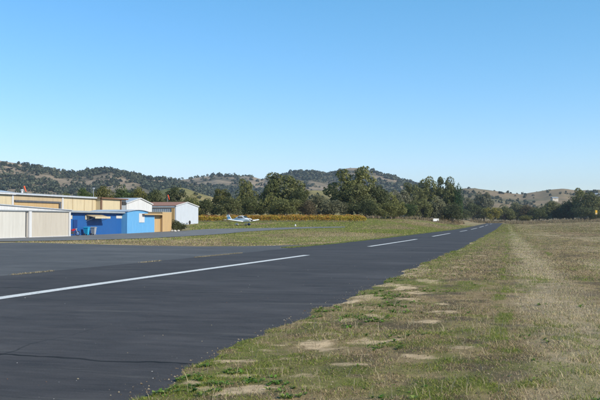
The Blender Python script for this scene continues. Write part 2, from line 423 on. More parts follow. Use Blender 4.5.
# ---------------------------------------------------------------- pavements
def strip(name, lo, hi, nu, mat, dz, label):
    """sheet between two edge curves (lists of XY), following the terrain"""
    def res(c):
        c = np.array(c, float); d = np.r_[0, np.cumsum(np.hypot(*np.diff(c, axis=0).T))]; t = np.linspace(0, d[-1], nu)
        return np.stack([np.interp(t, d, c[:, 0]), np.interp(t, d, c[:, 1])], -1)
    a, b = res(lo), res(hi); nv = 26
    t = np.linspace(0, 1, nv)[:, None, None]
    P = a[None] * (1 - t) + b[None] * t
    z = base_z(P[..., 0], P[..., 1]) + dz
    V = np.concatenate([P, z[..., None]], -1).reshape(-1, 3)
    k = np.arange(nu * nv).reshape(nv, nu)
    f = np.stack([k[:-1, :-1], k[:-1, 1:], k[1:, 1:], k[1:, :-1]], -1).reshape(-1, 4)
    o = link(name, np_mesh(name, V, f, mat, True)); tag(o, label, None, None, 'structure'); return o
ry = np.concatenate([np.arange(-60, 120, 1.0), np.arange(120, 665, 3.0)])
rx = np.array([RW_L, -14, -12, -10, -8, -6, -4.2, RW_R + .32])
RX, RY = np.meshgrid(rx, ry)
RX = RX.copy(); RX[:, 0] += (fbm(RY[:, 0] * .35, RY[:, 0] * 0 + 2, 3) - .5) * .5 * (RY[:, 0] > 45)
RZ = base_z(RX, RY)
k = np.arange(RX.size).reshape(RX.shape)
rf = np.stack([k[:-1, :-1], k[:-1, 1:], k[1:, 1:], k[1:, :-1]], -1).reshape(-1, 4)
runway = link('runway', np_mesh('runway', np.stack([RX, RY, RZ], -1).reshape(-1, 3), rf, M['runway'], True))
tag(runway, 'dark asphalt runway with white centreline stripes', None, None, 'structure')
def dash(y0, y1, w_=.19):
    n = max(2, int((y1 - y0) / 1.5)); ys = np.linspace(y0, y1, n)
    V = np.concatenate([np.stack([np.full(n, RW_C - w_), ys, zr(ys) + .005], -1), np.stack([np.full(n, RW_C + w_), ys, zr(ys) + .005], -1)])
    f = np.array([[i, n + i, n + i + 1, i + 1] for i in range(n - 1)])
    link('centreline_stripe', np_mesh('centreline_stripe', V, f, M['marking']), runway)
dash(6.0, on_x(307, RW_C))
for a, b in [(369, 416.5), (432.5, 450), (460, 467), (471, 477), (479.3, 483.6), (485.2, 488)]:
    dash(on_x(a, RW_C), on_x(b, RW_C))
dash(on_x(490, RW_C), 640)
pp = lambda L: [gpt(a, b)[:2] for a, b in L]
ap_hi = pp([(-70, 242.2), (15, 242.4), (60, 243.3), (100, 244.4), (150, 245.6), (200, 246.3), (250, 246.0), (297, 245.0)])
ap_lo = [(RW_L + .1, p[1]) for p in ap_hi]; ap_lo[0] = (RW_L + .1, -20); ap_hi[0] = (ap_hi[0][0], -20)
strip('apron', ap_lo, ap_hi, 160, M['apron'], -.006, 'worn grey apron between the runway and the grass strip')
tx_lo = pp([(-70, 241.6), (8, 241.5), (50, 240.8), (100, 239.7), (150, 238.2), (200, 235.4), (225, 233.7), (245, 231.7), (270, 230.2), (300, 228.6), (345, 227.4)])
tx_hi = [(-62, tx_lo[0][1])] + [(-51.5, 75), (-50.8, 95)] + pp([(132, 233.2), (160, 232), (186, 230.6), (206, 229.1), (235, 228.5), (270, 228.0), (300, 227.2), (345, 226.6)])
strip('taxiway', tx_lo, tx_hi, 160, M['taxi'], .012, 'grey taxiway passing in front of the sheds and the aeroplane')
hp_lo = [(-70, 40), (-51.2, 60), (-50.9, 112), (-50.5, 128)]
strip('hangar_forecourt', hp_lo, [(-95, 40), (-95, 60), (-95, 112), (-95, 128)], 60, M['taxi'], .004, 'grey forecourt under the hangars')

# ---------------------------------------------------------------- hills
def hill(name, prof, D0, D1, D2, mat, gully, seed, tree_off, label, zfloor=-4, foot=0.):
    """ridge whose crest, seen from the field, has the photographed skyline; slopes carry spurs and gullies"""
    px = np.arange(prof[0][0], prof[-1][0] + 1, 3.0)
    H = (220 - np.interp(px, [p[0] for p in prof], [p[1] for p in prof]) - tree_off)
    H = H + (fbm(px * .08 + seed, px * 0 + seed, 3) - .5) * 2.0
    tt = np.concatenate([np.linspace(0, 1, 46), np.linspace(1.05, 1.7, 10)])
    V = []
    for t in tt:
        D = D0 + (D1 - D0) * t if t <= 1 else D1 + (D2 - D1) * (t - 1) / .7
        Dw = D
        az = px
        d0 = CF[0] + CR[0] * (px - 300) / F; d1 = CF[1] + CR[1] * (px - 300) / F
        X = d0 * Dw; Y = d1 * Dw
        crest = H / F * D1 + EYE
        if t <= 1:
            n = fbm(px * .035 + seed * 3.1 + t * .6, t * 2.2 + px * .004 + seed, 4)
            prof_t = t ** 1.15 * .86 + .14 * sstep(0, 1, t)
            z = zfloor + (crest - zfloor) * prof_t * (1 - gully * (1 - t) * (1.6 * n) * sstep(0, .25, t))
        else:
            z = crest * (1 - .55 * (t - 1) / .7) + 0 * X
        V.append(np.stack([X, Y, z], -1))
    V = np.array(V); nv, nu = V.shape[:2]
    k = np.arange(nv * nu).reshape(nv, nu)
    f = np.stack([k[:-1, :-1], k[:-1, 1:], k[1:, 1:], k[1:, :-1]], -1).reshape(-1, 4)
    o = link(name, np_mesh(name, V.reshape(-1, 3), f, mat, True)); tag(o, label, None, None, 'structure')
    return V, px, tt
def hill_mat(name, stops, sc=.006):
    m, nt, b = nodes(name); c = coord(nt)
    n = noise(nt, c, sc, 8, .62); n2 = noise(nt, c, .05, 5, .7)
    col = ramp(nt, n, stops)
    col = mixc(nt, 1., col, ramp(nt, n2, [(.3, (.75, .74, .72)), (.7, (1.25, 1.25, 1.22))]), 'MULTIPLY')
    lk(nt, col, b.inputs['Base Color']); b.inputs['Roughness'].default_value = .95; b.inputs['Specular IOR Level'].default_value = .1
    return m
M['oak_hill'] = hill_mat('oak_hill', [(.30, (.055, .060, .034)), (.42, (.11, .092, .058)), (.50, (.21, .162, .110)), (.66, (.32, .245, .17))])
M['gold_hill'] = hill_mat('gold_hill', [(.32, (.13, .13, .05)), (.5, (.22, .18, .08)), (.68, (.32, .24, .125))], .012)
M['rust_hill'] = hill_mat('rust_hill', [(.32, (.10, .095, .048)), (.45, (.17, .135, .078)), (.56, (.215, .155, .095)), (.7, (.19, .165, .088))], .008)
LEFT = [(-420, 176), (-300, 168), (-200, 164), (-100, 160), (-40, 157), (0, 158.5), (20, 161), (40, 165.5), (60, 170), (80, 170.5), (100, 167.5), (108, 167), (120, 170), (150, 175), (180, 179), (215, 187), (260, 197), (310, 207)]
MID = [(60, 200), (100, 190), (140, 183), (180, 178), (200, 175.5), (215, 173), (230, 174), (250, 175), (262, 177), (270, 175.5), (285, 173), (300, 169.5), (320, 171), (335, 173), (345, 167.5), (360, 166), (375, 170), (390, 175), (408, 180.5), (430, 187), (460, 196), (500, 206)]
RIGHT = [(400, 207), (430, 196), (450, 191), (462, 189), (475, 187.5), (490, 189.5), (510, 193), (522, 194.5), (535, 192), (548, 190), (562, 189), (590, 190), (620, 191), (680, 186), (760, 190), (860, 186), (980, 192), (1100, 200)]
KNOLL = [(120, 207), (140, 199), (155, 192), (170, 187.5), (178, 186.5), (190, 189), (205, 195), (230, 203), (262, 200), (290, 194), (310, 190.5), (330, 189.5), (350, 194), (380, 204)]
hills = {}
hills['mid'] = hill('wooded_ridge', MID, 1500, 2900, 4200, M['oak_hill'], .55, 5, 1.6, 'wooded far ridge behind the trees in the middle')
hills['left'] = hill('oak_hillside', LEFT, 1150, 2200, 3400, M['oak_hill'], .6, 1, 1.9, 'oak-dotted tan hillside rising behind the hangars')
hills['right'] = hill('bare_hill', RIGHT, 1150, 2000, 3400, M['rust_hill'], .35, 9, .2, 'bare rust and gold hill beyond the runway end')
hills['knoll'] = hill('grassy_knoll', KNOLL, 620, 900, 1200, M['gold_hill'], .3, 13, .2, 'grassy yellow green knoll behind the hangars')

# ---------------------------------------------------------------- oaks scattered on the hills (one mass, far off)
def ico():
    import bmesh
    bm = bmesh.new(); bmesh.ops.create_icosphere(bm, subdivisions=2, radius=1)
    v = np.array([x.co[:] for x in bm.verts]); f = np.array([[q.index for q in p.verts] for p in bm.faces]); bm.free(); return v, f
IV, IF = ico()
M['hill_leaf'] = leaf_mat('hill_oak_leaves', attr=True, trans=.1)
def hill_trees(key, n, label, size, dens, colA, colB, name):
    V, px, tt = hills[key]; r = np.random.default_rng(len(key) + n)
    vs, fs, cs = [], [], []; cnt = 0; tries = 0
    lo, hi = 8, 50
    while cnt < n and tries < n * 12:
        tries += 1
        a = r.random() * (V.shape[1] - 2); t = 3 + r.random() ** .75 * 44.5
        i, j = int(t), int(a); fi, fj = t - i, a - j
        if px[j] < -70 or px[j] > 670: 
            if r.random() < .7: continue
        p = V[i, j] * (1 - fi) * (1 - fj) + V[i + 1, j] * fi * (1 - fj) + V[i, j + 1] * (1 - fi) * fj + V[i + 1, j + 1] * fi * fj
        d = float(dens(p[0], p[1], px[j], tt[min(i, len(tt) - 1)]))
        if r.random() > d: continue
        s = size * (.55 + .8 * r.random() ** 1.5)
        nq = 20; dq = r.normal(size=(nq, 3)); dq /= np.linalg.norm(dq, axis=1, keepdims=True)
        sc = np.array([s * (.85 + .5 * r.random()), s * (.85 + .5 * r.random()), s * (.7 + .4 * r.random())])
        c_ = dq * sc * (.55 + .4 * r.random((nq, 1))); nn = dq + r.normal(size=(nq, 3)) * .35; nn /= np.linalg.norm(nn, axis=1, keepdims=True)
        fa, fb = rot_frames(nq, nn, r); q_ = s * (.30 + .3 * r.random((nq, 1)))
        vv = np.stack([c_ - fa * q_, c_ - fb * q_, c_ + fa * q_, c_ + fb * q_], 1).reshape(-1, 3) + p + np.array([0, 0, sc[2] * .75])
        vs.append(vv); fs.append(np.arange(nq * 4).reshape(-1, 4) + cnt * nq * 4)
        u = r.random(); cs.append(np.repeat(((1 - u) * np.array(colA) + u * np.array(colB))[None], nq * 4, 0)); cnt += 1
    o = link(name, np_mesh(name, np.concatenate(vs), np.concatenate(fs), M['hill_leaf'], False, np.concatenate(cs)))
    tag(o, label, 'trees', None, 'stuff')
dl = lambda x, y, px, t: np.clip(.16 + 1.3 * sstep(.36, .54, fbm(x * .009 + 3, y * .009, 4)) + (.25 if t > .93 else 0), 0, 1) * (1 - .90 * sstep(.50, .58, fbm(x * .006 + 40, y * .006 + 20, 3)))
hill_trees('left', 9000, 'scattered dark oaks covering the left hillside', 4.6, dl, (.026, .038, .022), (.085, .090, .048), 'hillside_oaks')
hill_trees('mid', 9000, 'dark wood covering the far middle ridge', 5.8, dl, (.026, .038, .022), (.085, .090, .048), 'ridge_oaks')
dr = lambda x, y, px, t: .05 + .7 * (t < .45) + .8 * sstep(.52, .66, fbm(x * .01, y * .01, 3))
hill_trees('right', 1500, 'sparse dark oaks on the bare hill beyond the runway end', 3.4, dr, (.025, .035, .022), (.065, .075, .04), 'sparse_hill_oaks')
hill_trees('knoll', 60, 'a few dark bushes on the grassy knoll', 2.6, lambda x, y, px, t: .4, (.025, .035, .022), (.065, .075, .04), 'knoll_bushes')

# ================================================================== BUILDINGS (faces towards the runway look along +X)
def gz(x, y): return float(base_z(x, y))
def ribbed(mb, x, y0, y1, z0, z1t, pitch=.3, depth=.025, thick=.08, z1b=None):
    """sheet-metal wall facing +X at x, with box ribs; top may slope from z1t (y0) to z1b (y1)"""
    z1b = z1t if z1b is None else z1b
    n = max(1, int((y1 - y0) / pitch)); p = (y1 - y0) / n
    prof = []
    for i in range(n):
        a = y0 + i * p
        prof += [(x, a), (x, a + p * .55), (x + depth, a + p * .65), (x + depth, a + p * .9)]
    prof.append((x, y1))
    zt = lambda y: z1t + (z1b - z1t) * (y - y0) / (y1 - y0)
    m = len(prof); P = [(a, b, z0) for a, b in prof] + [(a, b, zt(b)) for a, b in prof]
    P += [(x - thick, y0, z0), (x - thick, y1, z0), (x - thick, y0, z1t), (x - thick, y1, z1b)]
    f = [(i, i + 1, m + i + 1, m + i) for i in range(m - 1)]
    b = 2 * m
    f += [(b, b + 2, b + 3, b + 1), (0, m, b + 2, b), (m - 1, b + 1, b + 3, 2 * m - 1)]
    return mb.poly(P, f)
def ribbed_y(mb, y, x0, x1, z0, z1, pitch=.3, depth=.025, thick=.08):
    """ribbed wall facing -Y"""
    t = MB(); ribbed(t, 0, x0, x1, z0, z1, pitch, depth, thick)
    mb.poly([(b, y - a, c) for a, b, c in t.v], t.f); return mb

# ---- low white hangar with sliding doors, nearest
XA = -52.0
ya, yb = on_x(-75, XA), on_x(69.5, XA); y0p, y26, y30 = on_x(0, XA), on_x(25.5, XA), on_x(30.5, XA)
zb = gz(XA, yb) - .02; zA0 = gz(XA, ya) - .1
t = thing('low_hangar', 'low white and beige hangar with sliding doors nearest the camera at left', 'hangar', (XA, yb, zb))
T = lambda z: z - zb
def loc(mb):     # world -> thing-local
    ox, oy, oz = t.location; mb.v = [(x - ox, y - oy, z - oz) for x, y, z in mb.v]; return mb
apex_y = on_x(-45, XA); za_eave, za_apex = 3.0, 3.62
slope = lambda y: za_apex - (za_apex - za_eave) * abs(y - apex_y) / (yb - apex_y)
m = MB(); m.prism([(ya, zA0), (yb, zb - .1), (yb, za_eave - .12), (apex_y, za_apex - .12), (ya, slope(ya) - .12)], 'x', XA - 13, XA - .22); loc(m).build('wall', M['linen_sheet'], t)
m = MB(); m.prism([(ya - .3, slope(ya) - .02), (apex_y, za_apex), (yb + .35, slope(yb) - .03), (yb + .35, slope(yb) - .11), (apex_y, za_apex - .1), (ya - .3, slope(ya) - .12)], 'x', XA - 13.2, XA + .30); loc(m).build('roof', M['roof_sheet'], t)
m = MB(); m.prism([(ya, slope(ya) - .12), (apex_y, za_apex - .1), (yb + .3, slope(yb) - .12), (yb + .3, 2.80), (ya, 2.80)], 'x', XA - .21, XA + .16); loc(m).build('fascia', M['white_sheet'], t)
for nm, a, b, mt, xx in (('hangar_door', ya + .1, y26 - 6.4, 'offwhite_sheet', 0), ('hangar_door', y26 - 6.3, y26, 'offwhite_sheet', .04), ('hangar_door', y30 + .1, yb - .25, 'linen_sheet', .02)):
    m = MB(); ribbed(m, XA - .05 + xx, a, b, gz(XA, a) + .06, 2.79, .62, .007, .06); d = loc(m).build(nm, M[mt], t)
    m = MB(); m.box(XA - .045 + xx, XA + .03 + xx, a, b, gz(XA, b) - .02, gz(XA, a) + .055); loc(m).build('bottom_rail', M['white_sheet'], d)
d['label'] = 'beige ribbed sliding door at the right end'
for a, b, mt, xx in ((y26 + .02, y26 + .16, 'dark_trim', 0), (y26 + .55, y26 + .95, 'white_sheet', .05), (y30 - .42, y30 + .08, 'white_sheet', .07), (yb - .24, yb + .12, 'white_sheet', .06)):
    m = MB(); m.box(XA - .2, XA + .05 + xx, a, b, zb - .1, 2.795); loc(m).build('door_post', M[mt], t)
m = MB(); m.box(XA - .21, XA - .12, y26, y30, zb - .1, 2.795); loc(m).build('recess_panel', M['linen_sheet'], t)
m = MB(); m.box(XA + .03, XA + .14, ya, yb, 2.70, 2.797); loc(m).build('door_track', M['galv'], t)

# ---- beige block hangar behind, at the frame edge
def simple_hangar(name, label, X, pxa, pxb, ztop, wallmat, roofmat, fascia, depth, bays, ribs=.4, z_f=.30):
    global t, zb
    y0, y1 = on_x(pxa, X), on_x(pxb, X); zb = min(gz(X, y0), gz(X, y1)) - .05
    t = thing(name, label, 'hangar', (X, y0, zb))
    m = MB(); m.box(X - depth, X - .1, y0, y1, zb, ztop - .05); loc(m).build('wall', M[wallmat], t)
    m = MB(); m.prism([(X + .45, ztop), (X - depth / 2, ztop + .34), (X - depth - .4, ztop), (X - depth - .4, ztop - .06), (X - depth / 2, ztop + .26), (X + .45, ztop - .06)], 'y', y0 - .3, y1 + .3); loc(m).build('roof', M[roofmat], t)
    m = MB(); m.box(X + .10, X + .40, y0 - .2, y1 + .2, ztop - z_f, ztop - .045); loc(m).build('fascia', M[fascia], t)
    for (a, b, mt, nm) in bays:
        m = MB(); ribbed(m, X - .02, on_x(a, X), on_x(b, X), zb, ztop - .06, ribs, .022, .07); loc(m).build(nm, M[mt], t)
    return t
simple_hangar('block_hangar', 'beige hangar end with white trim behind the low white hangar', -70, -80, 12.8, 5.72, 'cream_sheet', 'roof_sheet', 'white_sheet', 4, [(-80, 12, 'cream_sheet', 'wall_panel')])
m = MB(); yy = on_x(12.8, -70); m.box(-70.1, -69.9, yy - .35, yy + .05, zb, 5.66); loc(m).build('corner_trim', M['white_sheet'], t)
# ---- long beige hangar row
XL = -76.0
simple_hangar('long_hangar', 'long buff and cream hangar row with a dark framed door behind the low white hangar', XL, 9, 100, 6.08, 'buff_sheet', 'roof_sheet', 'cool_white_sheet', 16,
              [(9, 61.5, 'buff_sheet', 'wall_panel'), (62.8, 99.5, 'cream_sheet', 'wall_panel')])
lh = t
m = MB(); a, b = on_x(14, XL), on_x(60.2, XL); m.box(XL + .02, XL + .20, a, b, 4.62, 4.92); m.box(XL + .03, XL + .19, b - .55, b - .02, zb, 4.62); loc(m).build('door_frame', M['dark_trim'], t)
m = MB(); ribbed(m, XL + .015, a, b - .6, zb, 4.62, .5, .02, .03); loc(m).build('hangar_door', M['tan_sheet'], t)
m = MB(); m.box(XL - .05, XL + .12, on_x(61.5, XL), on_x(62.9, XL), zb, 6.0); loc(m).build('corner_trim', M['white_sheet'], t)
for q in (72.5, 84, 92):
    m = MB(); yy = on_x(q, XL); m.box(XL, XL + .055, yy, yy + .08, zb, 6.0); loc(m).build('panel_seam', M['buff_sheet'], t)
# ---- hangar with brown roof edge and posts
simple_hangar('brown_trim_hangar', 'cream hangar bay with brown posts and roof edge right of the long hangar', -75, 100.6, 126, 6.02, 'cream_sheet', 'rust_roof', 'brown_trim', 14,
              [(101.8, 120, 'cream_sheet', 'wall_panel'), (121.6, 126, 'grey_sheet', 'wall_panel')], z_f=.26)
for q in (100.6, 120.1):
    m = MB(); yy = on_x(q, -75); m.box(-75.08, -74.86, yy, yy + .42, zb, 5.75); loc(m).build('post', M['brown_trim'], t)
m = MB(); m.box(-74.99, -74.9, on_x(121.8, -75), on_x(125.5, -75), 4.75, 5.45); loc(m).build('louvre', M['dark_void'], t)
# ---- gabled hangars
def gable_hangar(name, label, X, pxa, pxb, pxap, zeave, zapex, wallmat, roofmat, depth, side=None):
    global t, zb
    y0, y1, ym = on_x(pxa, X), on_x(pxb, X), on_x(pxap, X); zb = min(gz(X, y0), gz(X, y1)) - .06
    t = thing(name, label, 'hangar', (X, y0, zb))
    m = MB(); m.prism([(y0, zb), (y1, zb), (y1, zeave - .03), (ym, zapex - .03), (y0, zeave - .03)], 'x', X - depth, X - .1); loc(m).build('wall', M[wallmat], t)
    m = MB(); ribbed(m, X - .02, y0, ym, zb, zeave - .02, .36, .022, .07, zapex - .02); ribbed(m, X - .02, ym, y1, zb, zapex - .02, .36, .022, .07, zeave - .02); loc(m).build('gable_wall', M[wallmat], t)
    m = MB(); m.prism([(y0 - .25, zeave + .02), (ym, zapex + .10), (y1 + .25, zeave + .02), (y1 + .25, zeave - .05), (ym, zapex + .02), (y0 - .25, zeave - .05)], 'x', X - depth - .2, X + .18); loc(m).build('roof', M[roofmat], t)
    for a, b, c, d in ((y0 - .26, zeave - .16, ym, zapex - .07), (ym, zapex - .07, y1 + .26, zeave - .16)):
        m = MB(); m.prism([(a, b), (c, d), (c, d + .19), (a, b + .19)], 'x', X + .06, X + .20); loc(m).build('rake_trim', M['white_sheet'], t)
    return y0, y1
gable_hangar('white_gable_hangar', 'white hangar with low gable rising behind the light blue shed', -75.1, 126.6, 152, 140, 5.2, 6.3, 'white_sheet', 'roof_sheet', 12)
y0, y1 = gable_hangar('far_gable_hangar', 'pale gabled hangar with rusty roof standing by the vineyard', -76, 176, 198.3, 187, 5.15, 6.05, 'cool_white_sheet', 'rust_roof', 26)
m = MB(); ribbed_y(m, y0 - .03, -101.5, -77.1, zb, 4.55, .5, .03, .05); loc(m).build('side_door', M['grey_sheet'], t)
m = MB(); m.box(-101.8, -76.3, y0 - .16, y0 - .02, 4.70, 5.06); loc(m).build('fascia', M['white_sheet'], t)
m = MB(); m.box(-101.8, -76.3, y0 - .13, y0 - .02, 4.50, 4.69); loc(m).build('door_header', M['brown_trim'], t)
m = MB(); m.box(-77.1, -76.35, y0 - .15, y0 - .015, zb, 4.50); loc(m).build('post', M['ochre_trim'], t)
# ---- blue shed
XB = -54.5
y0, y1 = on_x(66, XB), on_x(125.9, XB); zb = gz(XB, y0) - .06
t = thing('blue_shed', 'long royal blue corrugated shed with beige awning', 'shed', (XB, y0, zb))
zt = 2.72
m = MB(); m.box(XB - 7, XB - .1, y0, y1, zb, zt); loc(m).build('wall', M['deep_blue_sheet'], t)
m = MB(); ribbed(m, XB - .02, y0, on_x(123.6, XB), zb, zt, .34, .03, .07); loc(m).build('wall_panel', M['blue_sheet'], t)
m = MB(); ribbed(m, XB - .04, on_x(123.8, XB), y1, zb, zt, .34, .03, .05); o = loc(m).build('wall_panel', M['deep_blue_sheet'], t)
m = MB(); m.prism([(XB + .55, zt + .02), (XB - 7.3, zt + .30), (XB - 7.3, zt + .38), (XB + .55, zt + .12)], 'y', y0 - .2, y1 + .1); loc(m).build('roof', M['roof_sheet'], t)
m = MB(); m.box(XB + .56, XB + .60, y0 - .2, y1 + .12, zt - .04, zt + .16); loc(m).build('gutter', M['galv'], t)
m = MB(); a, b = on_x(95.2, XB + 1.4), on_x(110.2, XB + 1.4)
m.prism([(XB + .02, 2.36), (XB + 1.4, 2.02), (XB + 1.4, 2.10), (XB + .02, 2.46)], 'y', a, b); aw = loc(m).build('awning', M['buff_sheet'], t)
m = MB(); m.box(XB + 1.38, XB + 1.43, a - .03, b + .03, 1.92, 2.20); loc(m).build('valance', M['cream_sheet'], aw)
for yy in (a + .1, b - .1):
    m = MB(); m.tube((XB + .03, yy, 1.55), (XB + 1.3, yy, 2.04), .025); loc(m).build('brace', M['galv'], aw)
for pa, pb, za, zc in ((68.5, 71.9, 1.85, 2.35), (85, 88.9, 1.78, 2.34), (116, 124.2, 1.95, 2.36)):
    a, b = on_x(pa, XB), on_x(pb, XB)
    m = MB(); m.box(XB + .012, XB + .06, a, b, za, zc); wnd = loc(m).build('window', M['white_sheet'] if pa > 100 else M['cream_sheet'], t)
    m = MB(); m.box(XB + .055, XB + .068, a + .1, b - .1, za + .08, zc - .08); loc(m).build('pane', M['offwhite_sheet'], wnd)
m = MB(); a, b = on_x(73, XB), on_x(77, XB); m.box(XB + .012, XB + .06, a, b, zb + .05, 1.75); loc(m).build('door', M['deep_blue_sheet'], t)
for yy in (y0 + .4, on_x(123.2, XB)):
    m = MB(); m.tube((XB + .07, yy, zb), (XB + .07, yy, zt + .02), .045); loc(m).build('downpipe', M['galv'], t)
# ---- light blue shed with curved roof
XS = -53.6
y0, y1 = on_x(127.2, XS), on_x(154.3, XS); yc = on_x(148, XS); zb = gz(XS, y0) - .06
t = thing('light_blue_shed', 'light blue corrugated shed with curved roof and white panel', 'shed', (XS, y0, zb))
arc = [(y0 + (yc - y0) * s, 2.92 + .40 * math.sin(PI * (.12 + .76 * s)) - .12) for s in np.linspace(0, 1, 9)]
m = MB(); m.prism([(y0, zb), (y1, zb), (y1, 2.48), (yc, 2.48)] + arc[::-1], 'x', XS - 6, XS - .1); loc(m).build('wall', M['sky_blue_sheet'], t)
for i in range(8):
    (a, za), (b, zc) = arc[i], arc[i + 1]; m = MB(); ribbed(m, XS - .02, a, b, zb, za, .33, .03, .07, zc); loc(m).build('wall_panel', M['sky_blue_sheet'], t)
m = MB(); ribbed(m, XS - .02, yc, y1, zb, 2.48, .33, .03, .07); loc(m).build('wall_panel', M['sky_blue_sheet'], t)
m = MB()
up = [(a, z + .07) for a, z in arc]; m.prism([(arc[0][0] - .1, arc[0][1])] + [(arc[0][0] - .1, arc[0][1] + .06)] + up + [(yc + .1, arc[-1][1] + .05), (yc + .1, arc[-1][1] - .02)] + [(a, z + .005) for a, z in arc[::-1]], 'x', XS - 6.1, XS + .2); loc(m).build('roof', M['roof_sheet'], t)
m = MB(); m.box(XS + .012, XS + .06, on_x(138.8, XS), on_x(144.2, XS), 1.35, 2.72); loc(m).build('white_panel', M['white_sheet'], t)
m = MB(); m.box(XS - .1, XS + .02, y1 + .005, y1 + .06, zb, 2.5); loc(m).build('corner_trim', M['white_sheet'], t)
# ---- tan shed
XT = -53.9
y0, ym, y1 = on_x(154.8, XT), on_x(160.5, XT), on_x(170.2, XT); zb = gz(XT, y0) - .06
t = thing('tan_shed', 'small tan shed with brown lean-to roof at the end of the blue sheds', 'shed', (XT, y0, zb))
m = MB(); m.box(XT - 4, XT - .15, y0, ym, zb, 2.45); loc(m).build('wall', M['tan_sheet'], t)
m = MB(); ribbed(m, XT - .08, y0, ym, zb, 2.44, .3, .02, .06); loc(m).build('wall_panel', M['tan_sheet'], t)
m = MB(); m.box(XT - 4, XT + .2, ym + .02, y1, zb, 2.96); bx = loc(m).build('box_bay', M['tan_sheet'], t)
m = MB(); ribbed(m, XT + .24, ym + .02, y1, zb, 2.95, .3, .02, .035); loc(m).build('wall_panel', M['tan_sheet'], t)
m = MB(); m.box(XT - 4.05, XT + .28, ym, y1 + .05, 2.962, 3.02); loc(m).build('roof_cap', M['cream_sheet'], t)
m = MB(); ya_ = on_x(147.2, XT + 1.2); m.prism([(XT - 4, 2.95), (XT + .75, 2.62), (XT + .75, 2.50), (XT - 4, 2.83)], 'y', ya_, ym - .01); loc(m).build('lean_to_roof', M['brown_trim'], t)
m = MB(); m.box(XT + .76, XT + .80, ya_, ym, 2.49, 2.70); loc(m).build('fascia', M['tan_sheet'], t)
m = MB(); m.box(XT + .24, XT + .29, ym + .01, ym + .09, zb, 2.95); loc(m).build('corner_trim', M['brown_trim'], t)

# ---------------------------------------------------------------- bins, motorcycle
def bin_(px, mat, label):
    X = XB + .75; y = on_x(px, X); z = gz(X, y) + .004
    t = thing('wheelie_bin', label, 'bin', (X, y, z), 0, 'wheelie bins at the blue shed')
    m = MB(); m.loft([[(-.22, -.2, .12), (.22, -.2, .12), (.22, .2, .12), (-.22, .2, .12)], [(-.30, -.29, .98), (.30, -.29, .98), (.30, .29, .98), (-.30, .29, .98)]]); m.build('body', mat, t)
    m = MB(); m.loft([[(-.36, -.33, .985), (.36, -.33, .985), (.36, .33, .985), (-.36, .33, .985)], [(-.34, -.31, 1.04), (.34, -.31, 1.04), (.34, .31, 1.04), (-.34, .31, 1.04)], [(-.28, -.22, 1.09), (.24, -.22, 1.08), (.24, .22, 1.08), (-.28, .22, 1.09)]]); m.build('lid', mat, t)
    for s in (-1, 1):
        m = MB(); m.tube((-.2, s * .25, .12), (-.2, s * .31, .12), .12, n=12); m.build('wheel', M['black_rubber'], t)
        m = MB(); m.box(.17, .25, s * .19 - .03, s * .19 + .03, .0, .13); m.build('foot', mat, t)
    m = MB(); m.tube((-.40, -.26, .95), (-.40, .26, .95), .02); m.build('handle', M['black_rubber'], t)
bin_(86.8, M['cyan_plastic'], 'bright cyan wheelie bin against the blue shed')
bin_(93.6, M['grey_plastic'], 'grey wheelie bin against the blue shed, right of the cyan one')
X = XB + 1.6; y = on_x(72.2, X)
t = thing('motorcycle', 'dark motorcycle with red tank parked beside the low white hangar', 'motorcycle', (X, y, gz(X, y) + .003), R(35))
for xx in (-.68, .68):
    m = MB()
    for i in range(18):
        a = 2 * PI * i / 18; b = 2 * PI * (i + 1) / 18
        m.tube((xx + .27 * math.cos(a), 0, .31 + .27 * math.sin(a)), (xx + .27 * math.cos(b), 0, .31 + .27 * math.sin(b)), .05, n=6)
    wl = m.build('wheel', M['black_rubber'], t)
    m = MB()
    for i in range(6):
        a = 2 * PI * i / 6; m.tube((xx, 0, .31), (xx + .24 * math.cos(a), 0, .31 + .24 * math.sin(a)), .012, n=4)
    m.tube((xx, -.08, .31), (xx, .08, .31), .05); m.build('rim', M['galv'], wl)
m = MB(); m.tube((.68, -.07, .31), (.42, -.07, .92), .028); m.tube((.68, .07, .31), (.42, .07, .92), .028); m.build('fork', M['galv'], t)
m = MB(); m.box(-.25, .25, -.16, .16, .22, .56); m.tube((-.68, .09, .31), (-.1, .09, .36), .03); m.tube((-.68, -.09, .31), (-.1, -.09, .36), .03); m.tube((.42, 0, .85), (-.2, 0, .6), .04); m.build('engine', M['dark_metal'], t)
m = MB(); m.loft([[(-.08, y_, z_) for y_, z_ in ((-.08, .6), (.08, .6), (.1, .74), (0, .8), (-.1, .74))], [(.18, y_, z_) for y_, z_ in ((-.1, .62), (.1, .62), (.15, .80), (0, .9), (-.15, .80))], [(.38, y_, z_) for y_, z_ in ((-.05, .72), (.05, .72), (.08, .84), (0, .9), (-.08, .84))]]); m.build('fuel_tank', M['red_paint'], t, True)
m = MB(); m.prism([(-.75, .84), (-.1, .76), (-.1, .68), (-.72, .72)], 'y', -.13, .13); m.build('seat', M['black_rubber'], t)
m = MB(); m.tube((.40, -.38, 1.02), (.43, 0, .95), .016); m.tube((.40, .38, 1.02), (.43, 0, .95), .016); m.build('handlebar', M['dark_metal'], t)
m = MB(); m.tube((.48, 0, .86), (.60, 0, .85), .07, .10, 12); m.build('headlight', M['galv'], t)

